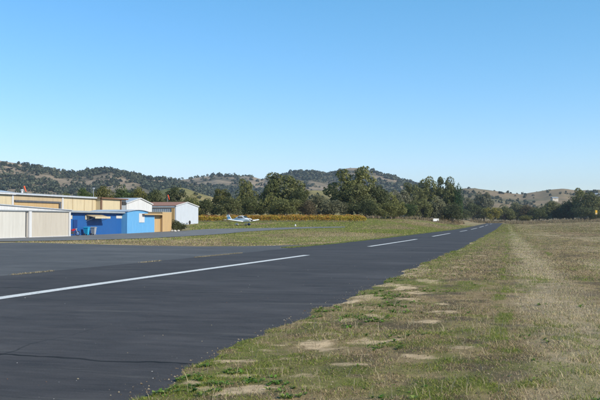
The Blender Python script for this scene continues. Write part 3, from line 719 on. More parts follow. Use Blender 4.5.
# ---------------------------------------------------------------- windsocks, pole, signs
def windsock(px, py_bot, py_top, D, label, lean):
    d = ray(px, 220); x, y = d[0] * D, d[1] * D; z0 = gz(x, y) - .02
    ztop = EYE + (220 - py_top) / F * D
    t = thing('windsock', label, 'windsock', (x, y, z0), YAW, 'windsocks above the hangars')
    h = ztop - z0
    m = MB(); m.tube((0, 0, 0), (0, 0, h - .1), .06, .03); m.build('pole', M['galv'], t)
    L = (py_top - py_bot) / F * D * -1
    rings = []
    for k in range(6):
        s = k / 5; r = .15 - .07 * s; cx, cz = .1 + lean * s * L, h - .1 - s * L * .95
        rings.append([(cx + r * math.cos(a), r * math.sin(a), cz + .1 * lean * math.cos(a)) for a in np.linspace(0, 2 * PI, 10, endpoint=False)])
    m = MB(); m.loft(rings, False); m.build('sock', M['sock_orange'], t, True)
    m = MB(); m.tube((0, 0, h - .1), (.1, 0, h - .1), .02); m.build('swivel_arm', M['galv'], t)
windsock(23.2, 191.5, 185.5, 150, 'limp orange windsock above the long hangar at far left', .35)
windsock(167.4, 199.5, 194.5, 216, 'limp orange windsock above the rusty roof of the far hangar', .3)
d = ray(93.4, 220); x, y = d[0] * 175, d[1] * 175; z0 = gz(x, y) - .02
t = thing('light_pole', 'thin pale pole standing above the long hangar roof', 'pole', (x, y, z0))
h = EYE + 31.2 / F * 175 - z0
m = MB(); m.tube((0, 0, 0), (0, 0, h), .09, .05); m.build('shaft', M['galv'], t)
m = MB(); m.box(-.12, .12, -.35, .35, h, h + .22); m.build('lamp_head', M['galv'], t)
# vent on the long hangar roof
m = MB(); yy = on_x(21.8, -79); zz = 6.25; m.tube((-79, yy, zz - .25), (-79, yy, zz + .45), .16, n=10); m.tube((-79, yy, zz + .45), (-79, yy, zz + .62), .30, .1, 10)
m.v = [(a - lh.location.x, b - lh.location.y, c - lh.location.z) for a, b, c in m.v]; m.build('roof_vent', M['white_sheet'], lh)
def board_sign(px, py_base, D, wpx, hpx, mat, label, name='field_sign', post=.35, cat='sign'):
    d = ray(px, 220); x, y = d[0] * D, d[1] * D; z0 = gz(x, y) - .05
    t = thing(name, label, cat, (x, y, z0), YAW + .6)
    W = wpx / F * D / 2 / math.cos(.6); H = hpx / F * D; zz = max(post, EYE + (220 - py_base) / F * D - z0)
    m = MB(); m.box(-W, W, -.04, .04, zz, zz + H); m.build('board', mat, t)
    for s in (-.7, .7):
        m = MB(); m.box(s * W - .06, s * W + .06, .045, .14, 0, zz + H * .8); m.build('post', M['wood_post'], t)
board_sign(436, 221.2, 400, 6.2, 2.6, M['white_sheet'], 'wide white board sign in the dry grass left of the runway')
d = ray(596.3, 220); x, y = d[0] * 420, d[1] * 420; z0 = gz(x, y) - .05
t = thing('yellow_marker', 'small orange yellow marker panel on a post by the right trees', 'marker', (x, y, z0), YAW)
zt = EYE + 9.8 / F * 420 - z0
m = MB(); m.tube((0, 0, 0), (0, 0, zt), .06); m.build('post', M['wood_post'], t)
m = MB(); m.box(-.5, .5, -.12, -.07, zt - 2.1, zt); m.build('panel', M['yellow_sign'], t)
m = MB(); m.box(-.42, .42, -.125, -.121, zt - 2.0, zt - 1.35); m.build('panel_band', M['cream_sheet'], t)
d = ray(226.2, 220); D = 236; x, y = d[0] * D, d[1] * D; z0 = gz(x, y) - .05; zt = EYE + 5.3 / F * D - z0
t = thing('small_sign', 'small white sign on a dark post above the vines left of the aeroplane', 'sign', (x, y, z0), YAW + .3)
m = MB(); m.tube((0, 0, 0), (0, 0, zt), .05); m.build('post', M['wood_post'], t)
m = MB(); m.box(-.32, .12, -.09, -.055, zt - .65, zt); m.build('board', M['white_sheet'], t, rot=(0, R(14), 0))
p = gpt(295.3, 226.2); D = 1
t = thing('edge_marker', 'low white marker standing in the grass right of the aeroplane', 'marker', (p[0], p[1], p[2] - .04))
m = MB(); m.tube((0, 0, 0), (0, 0, .1), .24, n=12); m.build('base', M['concrete'], t)
m = MB(); m.tube((0, 0, .1), (0, 0, .48), .20, .10, 12); m.build('cone', M['white_sheet'], t)
# white house glimpsed in the trees and houses on the right hill
def house(px, py_base, D, wpx, hpx, wall, roof, label, rz=0):
    p = at(px, py_base, D); W = wpx / F * D / 2; H = hpx / F * D
    t = thing('house', label, 'house', p - np.array([0, 0, .3]), YAW + rz)
    m = MB(); m.box(-W, W, 0, W * 1.2, -3, H * .6 + .3); wl = m.build('wall', M[wall], t)
    m = MB(); m.prism([(-.5, H * .6 + .3), (W * .6, H + .3), (W * 1.2 + .5, H * .6 + .3), (W * 1.2 + .5, H * .6 + .15), (W * .6, H + .1), (-.5, H * .6 + .15)], 'x', -W - .5, W + .5); m.build('roof', M[roof], t)
    for s in (-.5, .1, .55):
        m = MB(); m.box(W * s - .5, W * s + .5, -.05, .02, H * .22 + .3, H * .42 + .3); m.build('window', M['glass'], t)
    m = MB(); m.box(-.25 * W, -.25 * W + .9, -.06, .02, 0, H * .42); m.build('door', M['brown_trim'], t)

# ---------------------------------------------------------------- aeroplane
d = ray(242.5, 220); D = 192; px_, py_ = d[0] * D, d[1] * D
AL = R(40)
plane = thing('light_aeroplane', 'small white low-wing aeroplane parked before the vineyard', 'aeroplane', (px_, py_, gz(px_, py_) - .03), YAW - AL)
plane.scale = (1.1, 1.1, 1.1)
# local: nose +X, left wing +Y
def ring(x, hw, zb_, zt_, n=14, sq=.8):
    zc, hh = (zb_ + zt_) / 2, (zt_ - zb_) / 2
    return [(x, hw * math.copysign(abs(math.cos(a)) ** sq, math.cos(a)), zc + hh * math.copysign(abs(math.sin(a)) ** sq, math.sin(a))) for a in np.linspace(0, 2 * PI, n, endpoint=False)]
m = MB(); m.loft([ring(*r) for r in [(2.55, .20, .92, 1.30), (2.4, .42, .78, 1.42), (1.9, .52, .70, 1.52), (1.1, .58, .66, 1.58), (.2, .60, .66, 1.60), (-.8, .56, .70, 1.58), (-2.0, .38, .84, 1.48), (-3.4, .20, 1.02, 1.36), (-4.4, .07, 1.14, 1.28)]])
m.build('fuselage', M['plane_white'], plane, True)
m = MB(); m.loft([ring(*r) for r in [(1.15, .40, 1.50, 1.60), (.55, .52, 1.48, 1.98), (-.1, .54, 1.48, 2.08), (-.9, .50, 1.48, 2.02), (-1.9, .28, 1.40, 1.62)]]); cab = m.build('cabin', M['plane_white'], plane, True)
m = MB(); m.poly([(1.13, -.36, 1.58), (1.13, .36, 1.58), (.60, .44, 1.96), (.60, -.44, 1.96)], [(0, 1, 2, 3)]); m.v = [(x + .05, y, z + .03) for x, y, z in m.v]; m.build('windscreen', M['glass'], cab)
for s in (-1, 1):
    for a, b in ((.52, -.16), (-.24, -.85)):
        m = MB(); m.box(b, a, s * .525 if s > 0 else -.575, .575 if s > 0 else -.525, 1.60, 1.93); m.build('window', M['glass'], cab)
def wing(s, x0, c0, c1, span, z, dih, tk, y0=.5):
    def sec(y, c, zz, xo):
        pr = [(0, 0), (.08, .55), (.3, .9), (.7, .5), (1, .02), (.7, -.25), (.3, -.45), (.08, -.35)]
        return [(xo - p * c, y, zz + q * tk * c) for p, q in pr]
    m = MB(); m.loft([sec(s * y0, c0, z, x0), sec(s * span * .55, (c0 + c1) / 2 + .05, z + dih * .5, x0 - (c0 - c1) * .15), sec(s * (span - .15), c1, z + dih, x0 - (c0 - c1) * .35), sec(s * span, c1 * .7, z + dih + .03, x0 - (c0 - c1) * .35 - c1 * .15)]); return m
for s in (-1, 1):
    w_ = wing(s, .85, 1.65, 1.15, 4.6, .78, .42, .13).build('wing', M['plane_white'], plane, True)
    m = MB(); m.tube((.1, s * 4.58, 1.22), (-.35, s * 4.58, 1.22), .05, .02); m.build('tip_light', M['red_paint'] if s > 0 else M['galv'], w_)
    wing(s, -3.55, .85, .62, 1.65, 1.22, .0, .09, .05).build('stabiliser', M['plane_white'], plane, True)
fp = [(-3.2, 1.34), (-3.95, 2.30), (-4.55, 2.30), (-4.42, 1.25)]
m = MB(); m.prism(fp, 'y', -.05, .05); fin = m.build('fin', M['plane_white'], plane)
m = MB(); m.prism([(-3.45, 1.52), (-3.62, 1.75), (-4.46, 1.75), (-4.44, 1.48)], 'y', -.056, .056); m.build('fin_stripe', M['plane_blue'], fin)
m = MB(); m.loft([ring(x, r, 1.10 - r, 1.10 + r, 12, 1) for x, r in ((2.54, .17), (2.7, .14), (2.86, .03))]); sp = m.build('spinner', M['dark_metal'], plane, True)
prop_rot = Matrix.Rotation(R(72), 3, 'X')
for s in (-1, 1):
    m = MB(); m.loft([[(2.62, -.06, 1.10 + s * .1), (2.68, .06, 1.10 + s * .1), (2.66, .06, 1.10 + s * .1), (2.60, -.06, 1.10 + s * .1)], [(2.62, -.08, 1.10 + s * .5), (2.67, .08, 1.10 + s * .5), (2.65, .08, 1.10 + s * .5), (2.60, -.08, 1.10 + s * .5)], [(2.62, -.04, 1.10 + s * .92), (2.65, .04, 1.10 + s * .92), (2.63, .04, 1.10 + s * .92), (2.61, -.04, 1.10 + s * .92)]]); m.v = [tuple(prop_rot @ Vector((x, y, z - 1.10)) + Vector((0, 0, 1.10))) for x, y, z in m.v]; m.build('propeller_blade', M['dark_metal'], sp)
for x, y, r, zt_ in ((1.85, 0, .20, .80), (-.25, 1.4, .22, .84), (-.25, -1.4, .22, .84)):
    m = MB(); m.tube((x, y, .2), (x, y * .98, zt_), .045); st = m.build('gear_leg', M['galv'], plane)
    m = MB(); m.tube((x, y - .08, r), (x, y + .08, r), r, n=16); m.build('wheel', M['black_rubber'], st)
    m = MB(); m.loft([ring(*q, 10, 1) for q in [(x + .42, .05, .22, .34), (x + .2, .13, .12, .48), (x - .1, .13, .12, .50), (x - .6, .03, .25, .32)]]); m.v = [(a, b + y, c) for a, b, c in m.v]; m.build('wheel_fairing', M['plane_white'] if y else M['deep_blue_sheet'], st, True)

# ================================================================== VEGETATION
def n3(P, s, seed):
    return (fbm(P[:, 0] * s + seed, P[:, 1] * s + P[:, 2] * s * .73 + seed, 3) + fbm(P[:, 2] * s + seed + 31, P[:, 0] * s * .8 - P[:, 1] * s * .6, 3)) / 2
def leaf_cloud(lobes, n, leaf, seed, gap=.42, shell=.72, squash=.55):
    r = np.random.default_rng(seed); L = np.array(lobes, float)
    wgt = (L[:, 3] * L[:, 4] + L[:, 4] * L[:, 5]) ; wgt /= wgt.sum()
    k = r.choice(len(L), int(n * 1.7), p=wgt)
    d = r.normal(size=(len(k), 3)); d /= np.linalg.norm(d, axis=1, keepdims=True)
    rad = shell + (1.05 - shell) * r.random(len(k)) ** .7
    rad = np.where(r.random(len(k)) < .16, r.random(len(k)) * shell, rad)
    P0 = d * L[k, 3:6]; P = L[k, :3] + P0 * rad[:, None]
    keep = n3(P, 9, seed) > gap
    P, d = P[keep][:n], d[keep][:n]
    nrm = d * .65 + r.normal(size=d.shape) * .5 + np.array([0, 0, .25]); nrm /= np.linalg.norm(nrm, axis=1, keepdims=True)
    a, b = rot_frames(len(P), nrm, r)
    s = leaf * (.55 + .9 * r.random(len(P)))[:, None]
    q = s * squash * (.7 + .6 * r.random((len(P), 1)))
    V = np.stack([P - a * s, P - b * q + nrm * s * .2, P + a * s, P + b * q + nrm * s * .2], 1).reshape(-1, 3)
    f = np.arange(len(V)).reshape(-1, 4)
    return V, f
def skeleton(lobes, seed, h0, rad):
    """tapered trunk that forks into limbs reaching the lobes (unit tree, height 1)"""
    r = np.random.default_rng(seed); m = MB(); hub = Vector((0, 0, h0))
    m.tube((0, 0, -.02), (r.normal() * .006, r.normal() * .006, h0 * .5), rad * 1.25, rad * .95, 8); m.tube((0, 0, h0 * .48), hub, rad * .95, rad * .8, 8)
    for l in lobes:
        tip = Vector(l[:3]); mid = hub.lerp(tip, .5) + Vector((r.normal() * .02, r.normal() * .02, .03))
        m.tube(hub, mid, rad * .55, rad * .35, 6); m.tube(mid, tip, rad * .35, rad * .12, 5)
        for _ in range(2):
            e = tip + Vector((r.normal() * l[3] * .5, r.normal() * l[4] * .5, abs(r.normal()) * l[5] * .5)); m.tube(mid.lerp(tip, .6), e, rad * .18, rad * .05, 4)
    return m
def tree_kind(seed, style, n=5200, leaf=.021):
    r = np.random.default_rng(seed); lob = []
    if style == 'oak':
        for i in range(13):
            a = 2 * PI * i / 13 * 2.3 + r.random(); q = .34 * math.sqrt((i + .5) / 13); z = .40 + .40 * (1 - (q / .36) ** 2) * (.75 + .4 * r.random()) - .05 * r.random()
            s = .15 + .07 * r.random(); lob.append((q * math.cos(a), q * math.sin(a), z, s, s, s * .82))
        for i in range(7):
            a = 2 * PI * i / 7 + r.random(); s = .13 + .05 * r.random(); lob.append((.36 * math.cos(a), .36 * math.sin(a), .22 + .16 * r.random(), s, s, s))
    elif style == 'tall':
        for i in range(20):
            z = .20 + .70 * (i + r.random()) / 20; wd = .34 * math.sin(PI * min(1, .25 + .72 * (z - .1))) * (.55 + .6 * r.random()); a = i * 2.4 + r.random()
            s = .085 + .07 * r.random(); lob.append((wd * math.cos(a), wd * math.sin(a), z, s * 1.2, s * 1.2, s))
    elif style == 'column':
        for i in range(14):
            z = .14 + .78 * i / 13; wd = .16 * math.sin(PI * (.15 + .75 * i / 13)); a = i * 2.4
            s = .10 + .06 * r.random(); lob.append((wd * math.cos(a), wd * math.sin(a), z, s * 1.3, s * 1.3, s))
    elif style == 'bush':
        for i in range(16):
            a = i * 2.4 + r.random() * .5; q = .36 * math.sqrt((i + .5) / 16); z = .18 + (.58 - 1.1 * q * q) * r.random() ** .6
            s = .14 + .08 * r.random(); lob.append((q * math.cos(a), q * math.sin(a), z, s, s, s))
    V, f = leaf_cloud(lob, n, leaf, seed, .40 if style != 'tall' else .43)
    zmax = np.percentile(V[:, 2], 99.7); wid = np.percentile(np.abs(V[:, :2]), 99) * 2
    V = V / np.array([wid, wid, zmax]); lob2 = [(a / wid, b / wid, c / zmax, d / wid, e / wid, g / zmax) for a, b, c, d, e, g in lob]
    hub = {'oak': .22, 'tall': .3, 'column': .2, 'bush': .08}[style]
    sk = skeleton(lob2[::2] if style != 'tall' else lob2[::3], seed, hub, .03 if style != 'bush' else .016)
    return V, f, sk
TREECOL = {
    'olive': ((.098, .112, .034), (.195, .194, .070)), 'dark': ((.058, .074, .024), (.125, .134, .050)), 'grey': ((.130, .134, .070), (.21, .205, .118)),
    'yellowgreen': ((.115, .120, .030), (.20, .185, .045)), 'green': ((.050, .082, .022), (.10, .135, .036)), 'gold': ((.17, .16, .028), (.28, .24, .05)), 'brown': ((.10, .082, .042), (.16, .125, .065)), 'bright': ((.03, .075, .02), (.06, .12, .03))}
for k_, (a, b) in TREECOL.items(): M['leaf_' + k_] = leaf_mat('leaf_' + k_, False, a, b, .30, 5.5, .18)
KINDS = {}
for nm, st, sd_, n_ in [('oakA', 'oak', 11, 6500), ('oakB', 'oak', 23, 6500), ('oakC', 'oak', 37, 6500), ('tallA', 'tall', 5, 6500), ('tallB', 'tall', 19, 6500), ('tallC', 'tall', 29, 6500), ('col', 'column', 3, 5000), ('bushA', 'bush', 8, 5200), ('bushB', 'bush', 14, 5200)]:
    V, f, sk = tree_kind(sd_, st, n_)
    KINDS[nm] = (V, f, sk)
_mesh_cache = {}
def crown_mesh(kind, colr):
    if (kind, colr) not in _mesh_cache:
        V, f, sk = KINDS[kind]; _mesh_cache[kind, colr] = np_mesh('crown', V, f, M['leaf_' + colr])
    return _mesh_cache[kind, colr]
def trunk_mesh(kind):
    if kind not in _mesh_cache:
        sk = KINDS[kind][2]; me = bpy.data.meshes.new('trunk'); me.from_pydata(sk.v, [], sk.f); me.update(); me.materials.append(M['bark']); _mesh_cache[kind] = me
    return _mesh_cache[kind]
trng = random.Random(4)
def tree(px, top, wpx, D, kind, colr, label, name='oak_tree', group=None, cat='tree', zsink=.1, minbase=None):
    p = ground_depth(px, D); ztop = EYE + (220 - top) / F * D
    H = ztop - p[2] + zsink; W = wpx / F * D
    t = thing(name, label, cat, (p[0], p[1], p[2] - zsink), trng.random() * 6.28, group)
    for nm, me in (('trunk', trunk_mesh(kind)), ('crown', crown_mesh(kind, colr))):
        o = link(nm, me, t); o.scale = (W, W, H)
    return t
G1 = 'trees behind the hangars'; G2 = 'trees behind the vineyard'; G3 = 'trees beyond the left side of the runway'; G4 = 'trees beyond the right field'
T_ = tree
# behind the hangars
T_(84, 188.5, 24, 300, 'oakA', 'green', 'green tree behind the thin pale pole, leftmost behind the hangars', 'leafy_tree', G1)
T_(104, 186.5, 28, 310, 'oakB', 'yellowgreen', 'yellowish green tree behind the cream hangar bay with brown posts', 'leafy_tree', G1)
T_(123, 185.5, 28, 320, 'oakC', 'green', 'rounded green tree behind the left slope of the white gable hangar', 'leafy_tree', G1)
T_(139, 187.5, 24, 305, 'oakA', 'yellowgreen', 'yellow green tree right behind the white gable apex', 'leafy_tree', G1)
T_(156, 190, 24, 300, 'oakB', 'dark', 'dark tree behind the left end of the rusty roof', 'oak_tree', G1)
T_(176, 188, 24, 310, 'tallB', 'dark', 'dark tree behind the rusty roof, right of the orange windsock', 'oak_tree', G1)
T_(192, 195, 20, 290, 'oakC', 'olive', 'low dark olive tree behind the pale gable peak', 'oak_tree', G1)
T_(66, 193, 22, 330, 'bushA', 'olive', 'low olive tree just showing over the long hangar roof', 'oak_tree', G1)
# behind the vineyard
V_ = 292
T_(205, 199, 22, V_, 'oakA', 'dark', 'dark rounded oak at the left end of the vineyard', 'oak_tree', G2)
T_(222, 189, 24, V_ + 14, 'tallA', 'yellowgreen', 'yellow tinged tree behind the aeroplane tail', 'leafy_tree', G2)
T_(229, 197, 26, V_ - 4, 'oakB', 'olive', 'olive oak directly behind the aeroplane fin', 'oak_tree', G2)
T_(247, 179.5, 22, V_ + 10, 'tallC', 'olive', 'tall slender tree left of the big leafy tree', 'leafy_tree', G2)
T_(252, 197, 24, V_, 'bushA', 'dark', 'dark bushy tree at the foot of the tall slender tree', 'oak_tree', G2)
T_(271, 193, 26, V_ + 2, 'oakC', 'olive', 'dark olive oak under the left side of the big leafy tree', 'oak_tree', G2)
T_(284, 173.5, 46, V_ + 16, 'tallB', 'olive', 'big irregular dark tree rising above the middle of the vineyard', 'oak_tree', G2)
T_(273, 180, 24, V_ + 12, 'oakB', 'dark', 'dark side crown joined to the left of the big irregular tree', 'oak_tree', G2)
T_(299, 188, 22, V_ + 4, 'tallA', 'dark', 'dark tree joined to the right side of the big irregular tree', 'oak_tree', G2)
T_(288, 199, 30, V_ - 6, 'bushB', 'olive', 'low spreading bush under the big irregular tree', 'shrub', G2)
T_(308, 200, 18, V_ - 4, 'bushA', 'brown', 'brownish low tree right of the big irregular tree', 'oak_tree', G2)
T_(319, 194.5, 28, V_ + 8, 'oakA', 'grey', 'grey green rounded tree between the two big trees', 'oak_tree', G2)
T_(333, 200, 26, V_, 'bushB', 'grey', 'pale grey green bush left of the tallest tree', 'shrub', G2)
T_(352, 167.5, 50, V_ + 18, 'tallC', 'olive', 'tallest broad tree above the right end of the vineyard', 'oak_tree', G2)
T_(341, 184, 26, V_ + 12, 'oakC', 'dark', 'dark left flank crown of the tallest broad tree', 'oak_tree', G2)
T_(357, 184, 34, V_ + 8, 'oakB', 'olive', 'lower front crown beneath the tallest broad tree', 'oak_tree', G2)
T_(366, 200, 30, V_ - 2, 'bushA', 'dark', 'dark low tree at the right end of the vineyard', 'oak_tree', G2)
T_(378, 185.5, 32, V_ + 14, 'oakA', 'dark', 'broad dark oak right of the tallest tree', 'oak_tree', G2)
T_(391, 193, 28, V_ + 20, 'oakC', 'olive', 'olive oak sloping down right of the broad dark oak', 'oak_tree', G2)
T_(385, 203, 26, V_, 'bushB', 'olive', 'low olive bush before the broad dark oak', 'shrub', G2)
# left of the runway end
W_ = 440
T_(400, 190, 26, W_, 'tallA', 'grey', 'grey green airy tree at the left of the eucalyptus group', 'leafy_tree', G3)
T_(413, 183, 24, W_ + 10, 'tallB', 'olive', 'left tree of the tall eucalyptus group', 'leafy_tree', G3)
T_(427, 177.5, 26, W_ + 20, 'tallC', 'olive', 'tallest left tree of the eucalyptus group above the white board sign', 'leafy_tree', G3)
T_(445, 177, 24, W_ + 20, 'tallA', 'dark', 'dark tall tree right of the tallest eucalyptus', 'leafy_tree', G3)
T_(458, 184.5, 11, W_ + 10, 'bushA', 'bright', 'small bright green crown at the right of the eucalyptus group', 'leafy_tree', G3)
T_(451, 187, 20, W_ + 12, 'oakB', 'olive', 'olive crown below the small bright green one', 'oak_tree', G3)
T_(404, 204, 26, W_ - 20, 'bushB', 'green', 'green bush behind the far end of the dry grass strip', 'shrub', G3)
T_(394, 209, 14, W_ - 40, 'bushA', 'yellowgreen', 'yellow green bush left of the green bush', 'shrub', G3)
T_(420, 199, 26, W_ - 4, 'oakA', 'olive', 'low olive oak behind the white board sign, to its left', 'oak_tree', G3)
T_(438, 197, 28, W_, 'oakC', 'grey', 'grey green oak directly behind the white board sign', 'oak_tree', G3)
T_(453, 203, 22, W_ - 6, 'bushA', 'dark', 'dark bush right of the white board sign', 'shrub', G3)
T_(466, 197.5, 18, 700, 'tallB', 'grey', 'airy grey tree left of the runway end', 'leafy_tree', G3)
T_(484, 192.5, 20, 720, 'tallA', 'grey', 'tall pale tree above the runway end', 'leafy_tree', G3)
T_(473, 203.5, 24, 690, 'oakB', 'dark', 'dark rounded oak at the runway end', 'oak_tree', G3)
T_(493, 207.5, 16, 684, 'bushB', 'gold', 'yellow shrub exactly behind the runway end', 'shrub', G3)
# beyond the right field
X_ = 700
for px, top, wd, D, kd, cl, lb, nm in [
    (505, 205, 22, X_, 'oakC', 'olive', 'olive oak just right of the yellow shrub', 'oak_tree'),
    (517, 202.5, 22, X_ + 10, 'oakA', 'grey', 'grey green oak second right of the yellow shrub', 'oak_tree'),
    (528, 205, 20, X_ + 4, 'oakB', 'brown', 'brownish oak left of the darkest right hand oak', 'oak_tree'),
    (539, 206, 24, X_ - 14, 'oakC', 'dark', 'darkest low oak in the right hand row', 'oak_tree'),
    (525, 215, 13, X_ - 30, 'bushA', 'yellowgreen', 'low yellow green bush before the right hand oaks', 'shrub'),
    (553, 201, 22, X_, 'oakB', 'olive', 'olive oak below the hilltop house', 'oak_tree'),
    (566, 202.5, 18, X_ - 10, 'oakA', 'dark', 'dark oak left of the tall right hand tree', 'oak_tree'),
    (581, 188.5, 18, X_ - 30, 'tallC', 'olive', 'tall tree with pale top at the right', 'leafy_tree'),
    (573, 197, 24, X_ - 20, 'oakC', 'dark', 'dark oak at the left foot of the tall right hand tree', 'oak_tree'),
    (590, 192.5, 26, X_ - 40, 'oakB', 'olive', 'broad olive oak right of the tall right hand tree', 'oak_tree'),
    (604, 194, 24, X_ - 30, 'oakA', 'dark', 'dark oak at the right frame edge behind the yellow marker', 'oak_tree'),
    (585, 207, 24, X_ - 70, 'bushB', 'dark', 'low dark bush left of the yellow marker', 'shrub'),
    (601, 210, 20, X_ - 80, 'bushA', 'olive', 'low olive bush under the yellow marker', 'shrub'),
    (622, 196, 26, X_ - 20, 'oakC', 'olive', 'olive oak past the right frame edge', 'oak_tree'),
    (645, 198, 28, X_ - 10, 'oakB', 'dark', 'dark oak well past the right frame edge', 'oak_tree')]:
    T_(px, top, wd, D, kd, cl, lb, nm, G4, 'shrub' if nm == 'shrub' else 'tree')
HB = {462: 'low dark bush under the airy grey tree left of the runway end', 481: 'low olive bush just left of the yellow shrub', 510: 'low dark bush just right of the yellow shrub', 522: 'low olive bush above the low yellow green bush', 533: 'low olive bush left of the darkest oak',
      547: 'low dark bush right of the darkest oak', 560: 'low olive bush under the hilltop house', 569: 'low dark bush at the left foot of the tall right hand tree', 443: 'low olive bush just right of the white board sign', 430: 'low dark bush just left of the white board sign', 413: 'low dark bush between the green bush and the white board sign'}
for px, top, wd, D, kd, cl in [(462, 209, 18, 640, 'bushA', 'dark'), (481, 208, 18, 700, 'bushB', 'olive'), (510, 210, 20, 705, 'bushA', 'dark'), (522, 209, 18, 712, 'bushB', 'olive'), (533, 211, 16, 706, 'bushA', 'olive'),
        (547, 209, 20, 700, 'bushB', 'dark'), (560, 209, 18, 698, 'bushA', 'olive'), (569, 208, 18, 690, 'bushB', 'dark'), (443, 207, 20, 452, 'bushB', 'olive'), (430, 208, 18, 448, 'bushA', 'dark'), (413, 208, 18, 440, 'bushB', 'dark')]:
    T_(px, top, wd, D, kd, cl, HB[px], 'shrub', 'low hedge bushes under the far trees', 'shrub')
house(555.5, 199.2, 1180, 6.5, 2.3, 'linen_sheet', 'grey_sheet', 'white house with blue grey roof on the right hill', .3)
house(599, 195.5, 1250, 7, 2.6, 'white_sheet', 'grey_sheet', 'pale house at the right edge of the hill', -.2)
house(317.5, 213, 300, 4.5, 2.2, 'white_sheet', 'roof_sheet', 'small white house half hidden in the trees above the vines', .2)

# dark shrub and stones at the end of the sheds
p = gpt(176, 231.3)
for (px, top, wd, D, lb) in ((174, 219.6, 13, 138, 'taller dark shrub against the tan shed'), (181, 222.6, 12, 141, 'lower dark shrub at the outer end of the sheds')):
    T_(px, top, wd, D, 'bushA' if wd > 10.5 else 'bushB', 'dark', lb, 'shrub', 'shrubs beside the tan shed', 'shrub')
import bmesh
def rock(px, py, s, label, group):
    p = gpt(px, py); r = np.random.default_rng(int(px * 10))
    v = IV * np.array([s, s * .8, s * .6]) * (1 + (r.random(IV.shape) - .5) * .35)
    o = link('stone', np_mesh('stone', v, IF, M['stone_pale']), None, (p[0], p[1], p[2] + s * .25)); tag(o, label, 'stone', group)
for i, (a, b) in enumerate(((171.8, 231.4), (174.6, 231.6), (178.2, 231.2), (184.5, 228.4))): rock(a, b, .26 + .05 * (i % 2), ('leftmost pale stone, against the tan shed corner', 'pale stone under the taller dark shrub', 'pale stone between the two dark shrubs', 'pale stone right of the lower dark shrub')[i], 'pale stones by the shrubs')
# dark tyre and low cart by the far gable hangar
for px, lb in ((179.5, 'dark tyre leaning at the left foot of the pale gable'), (190.5, 'dark tyre lying by the middle of the pale gable wall')):
    y = on_x(px, -75.0); z = gz(-75, y)
    m = MB()
    for i in range(16):
        a = 2 * PI * i / 16; b = 2 * PI * (i + 1) / 16; m.tube((0, .36 * math.cos(a), .36 * math.sin(a)), (0, .36 * math.cos(b), .36 * math.sin(b)), .14, n=6)
    o = m.build('tyre', M['black_rubber'], None, True, (-75.2, y, z + .47)); tag(o, lb, 'tyre', 'tyres by the far hangar')

# ---------------------------------------------------------------- vineyard rows
M['vine'] = leaf_mat('vine_leaves', attr=True, trans=.4)
VR = np.random.default_rng(21)
row_lbl = ['front vine row nearest the aeroplane, yellow and rust leaves', 'second vine row from the aeroplane, mostly yellow', 'third vine row from the aeroplane, orange yellow', 'fourth vine row from the aeroplane, orange rust', 'rearmost rust coloured vine row under the trees']
for i in range(5):
    D = 236 + i * 8.5
    a = ground_depth(186, D + 2); b = ground_depth(366.5 - i * 1.5, D)
    dv = b[:2] - a[:2]; L = np.linalg.norm(dv); u = dv / L; nrm = np.array([-u[1], u[0]])
    t = thing('vine_row', row_lbl[i], 'vines', (a[0], a[1], float(base_z(a[0], a[1])) - .04), 0, 'rows of autumn vines')
    n = 5200
    s = VR.random(n) * L; top = 1.60 + .75 * (fbm(s * .55 + i * 9, s * 0 + i, 3) - .4); zz = .42 + (top - .42) * VR.random(n) ** .75
    off = VR.normal(size=n) * .24
    X = a[0] + u[0] * s + nrm[0] * off; Y = a[1] + u[1] * s + nrm[1] * off
    Z = base_z(X, Y) - .035 + zz
    P = np.stack([X, Y, Z], -1); nv_ = VR.normal(size=(n, 3)); nv_ /= np.linalg.norm(nv_, axis=1, keepdims=True)
    fa, fb = rot_frames(n, nv_, VR); sz = (.10 + .10 * VR.random(n))[:, None]
    V = np.stack([P - fa * sz, P - fb * sz * .8, P + fa * sz, P + fb * sz * .8], 1).reshape(-1, 3) - np.array(t.location)
    mixv = np.clip(fbm(s * .25 + 40 * i, zz * .8, 3) * 1.5 - .35 + VR.normal(size=n) * .22 + .10 * (zz - 1) + .08 * (i - 2) - .25 * s / L + .22, 0, 1)[:, None]
    cc = np.where(mixv < .5, np.array([.52, .41, .06]) * (1 - mixv * 2) + np.array([.50, .27, .05]) * mixv * 2, np.array([.50, .27, .05]) * (2 - mixv * 2) + np.array([.30, .115, .045]) * (mixv * 2 - 1))
    gsel = (VR.random(n) < .16)[:, None]; cc = np.where(gsel, np.array([.24, .24, .04]), cc)
    link('foliage', np_mesh('foliage', V, np.arange(len(V)).reshape(-1, 4), M['vine'], False, np.repeat(cc, 4, 0)), t)
    mp = MB(); mp.box(-.05, .05, -.05, .05, 0, 1.75); pm = None
    for q in np.arange(0.3, L, 6.0):
        x_, y_ = a[0] + u[0] * q, a[1] + u[1] * q
        if pm is None: o = mp.build('post', M['wood_post'], t); pm = o.data
        else: o = link('post', pm, t)
        o.location = (x_ - t.location.x, y_ - t.location.y, float(base_z(x_, y_)) - .08 - t.location.z)
    mt = MB(); mt.tube((0, 0, 0), (.05, 0, .55), .045, .035, 6); mt.tube((.04, 0, .5), (.7, 0, .72), .03, .015, 5); mt.tube((.04, 0, .5), (-.65, 0, .72), .03, .015, 5); pm = None
    for q in np.arange(1.2, L, 1.9):
        x_, y_ = a[0] + u[0] * q, a[1] + u[1] * q
        if pm is None: o = mt.build('vine_trunk', M['bark'], t); pm = o.data
        else: o = link('vine_trunk', pm, t)
        o.location = (x_ - t.location.x, y_ - t.location.y, float(base_z(x_, y_)) - .05 - t.location.z); o.rotation_euler = (0, 0, YAW)

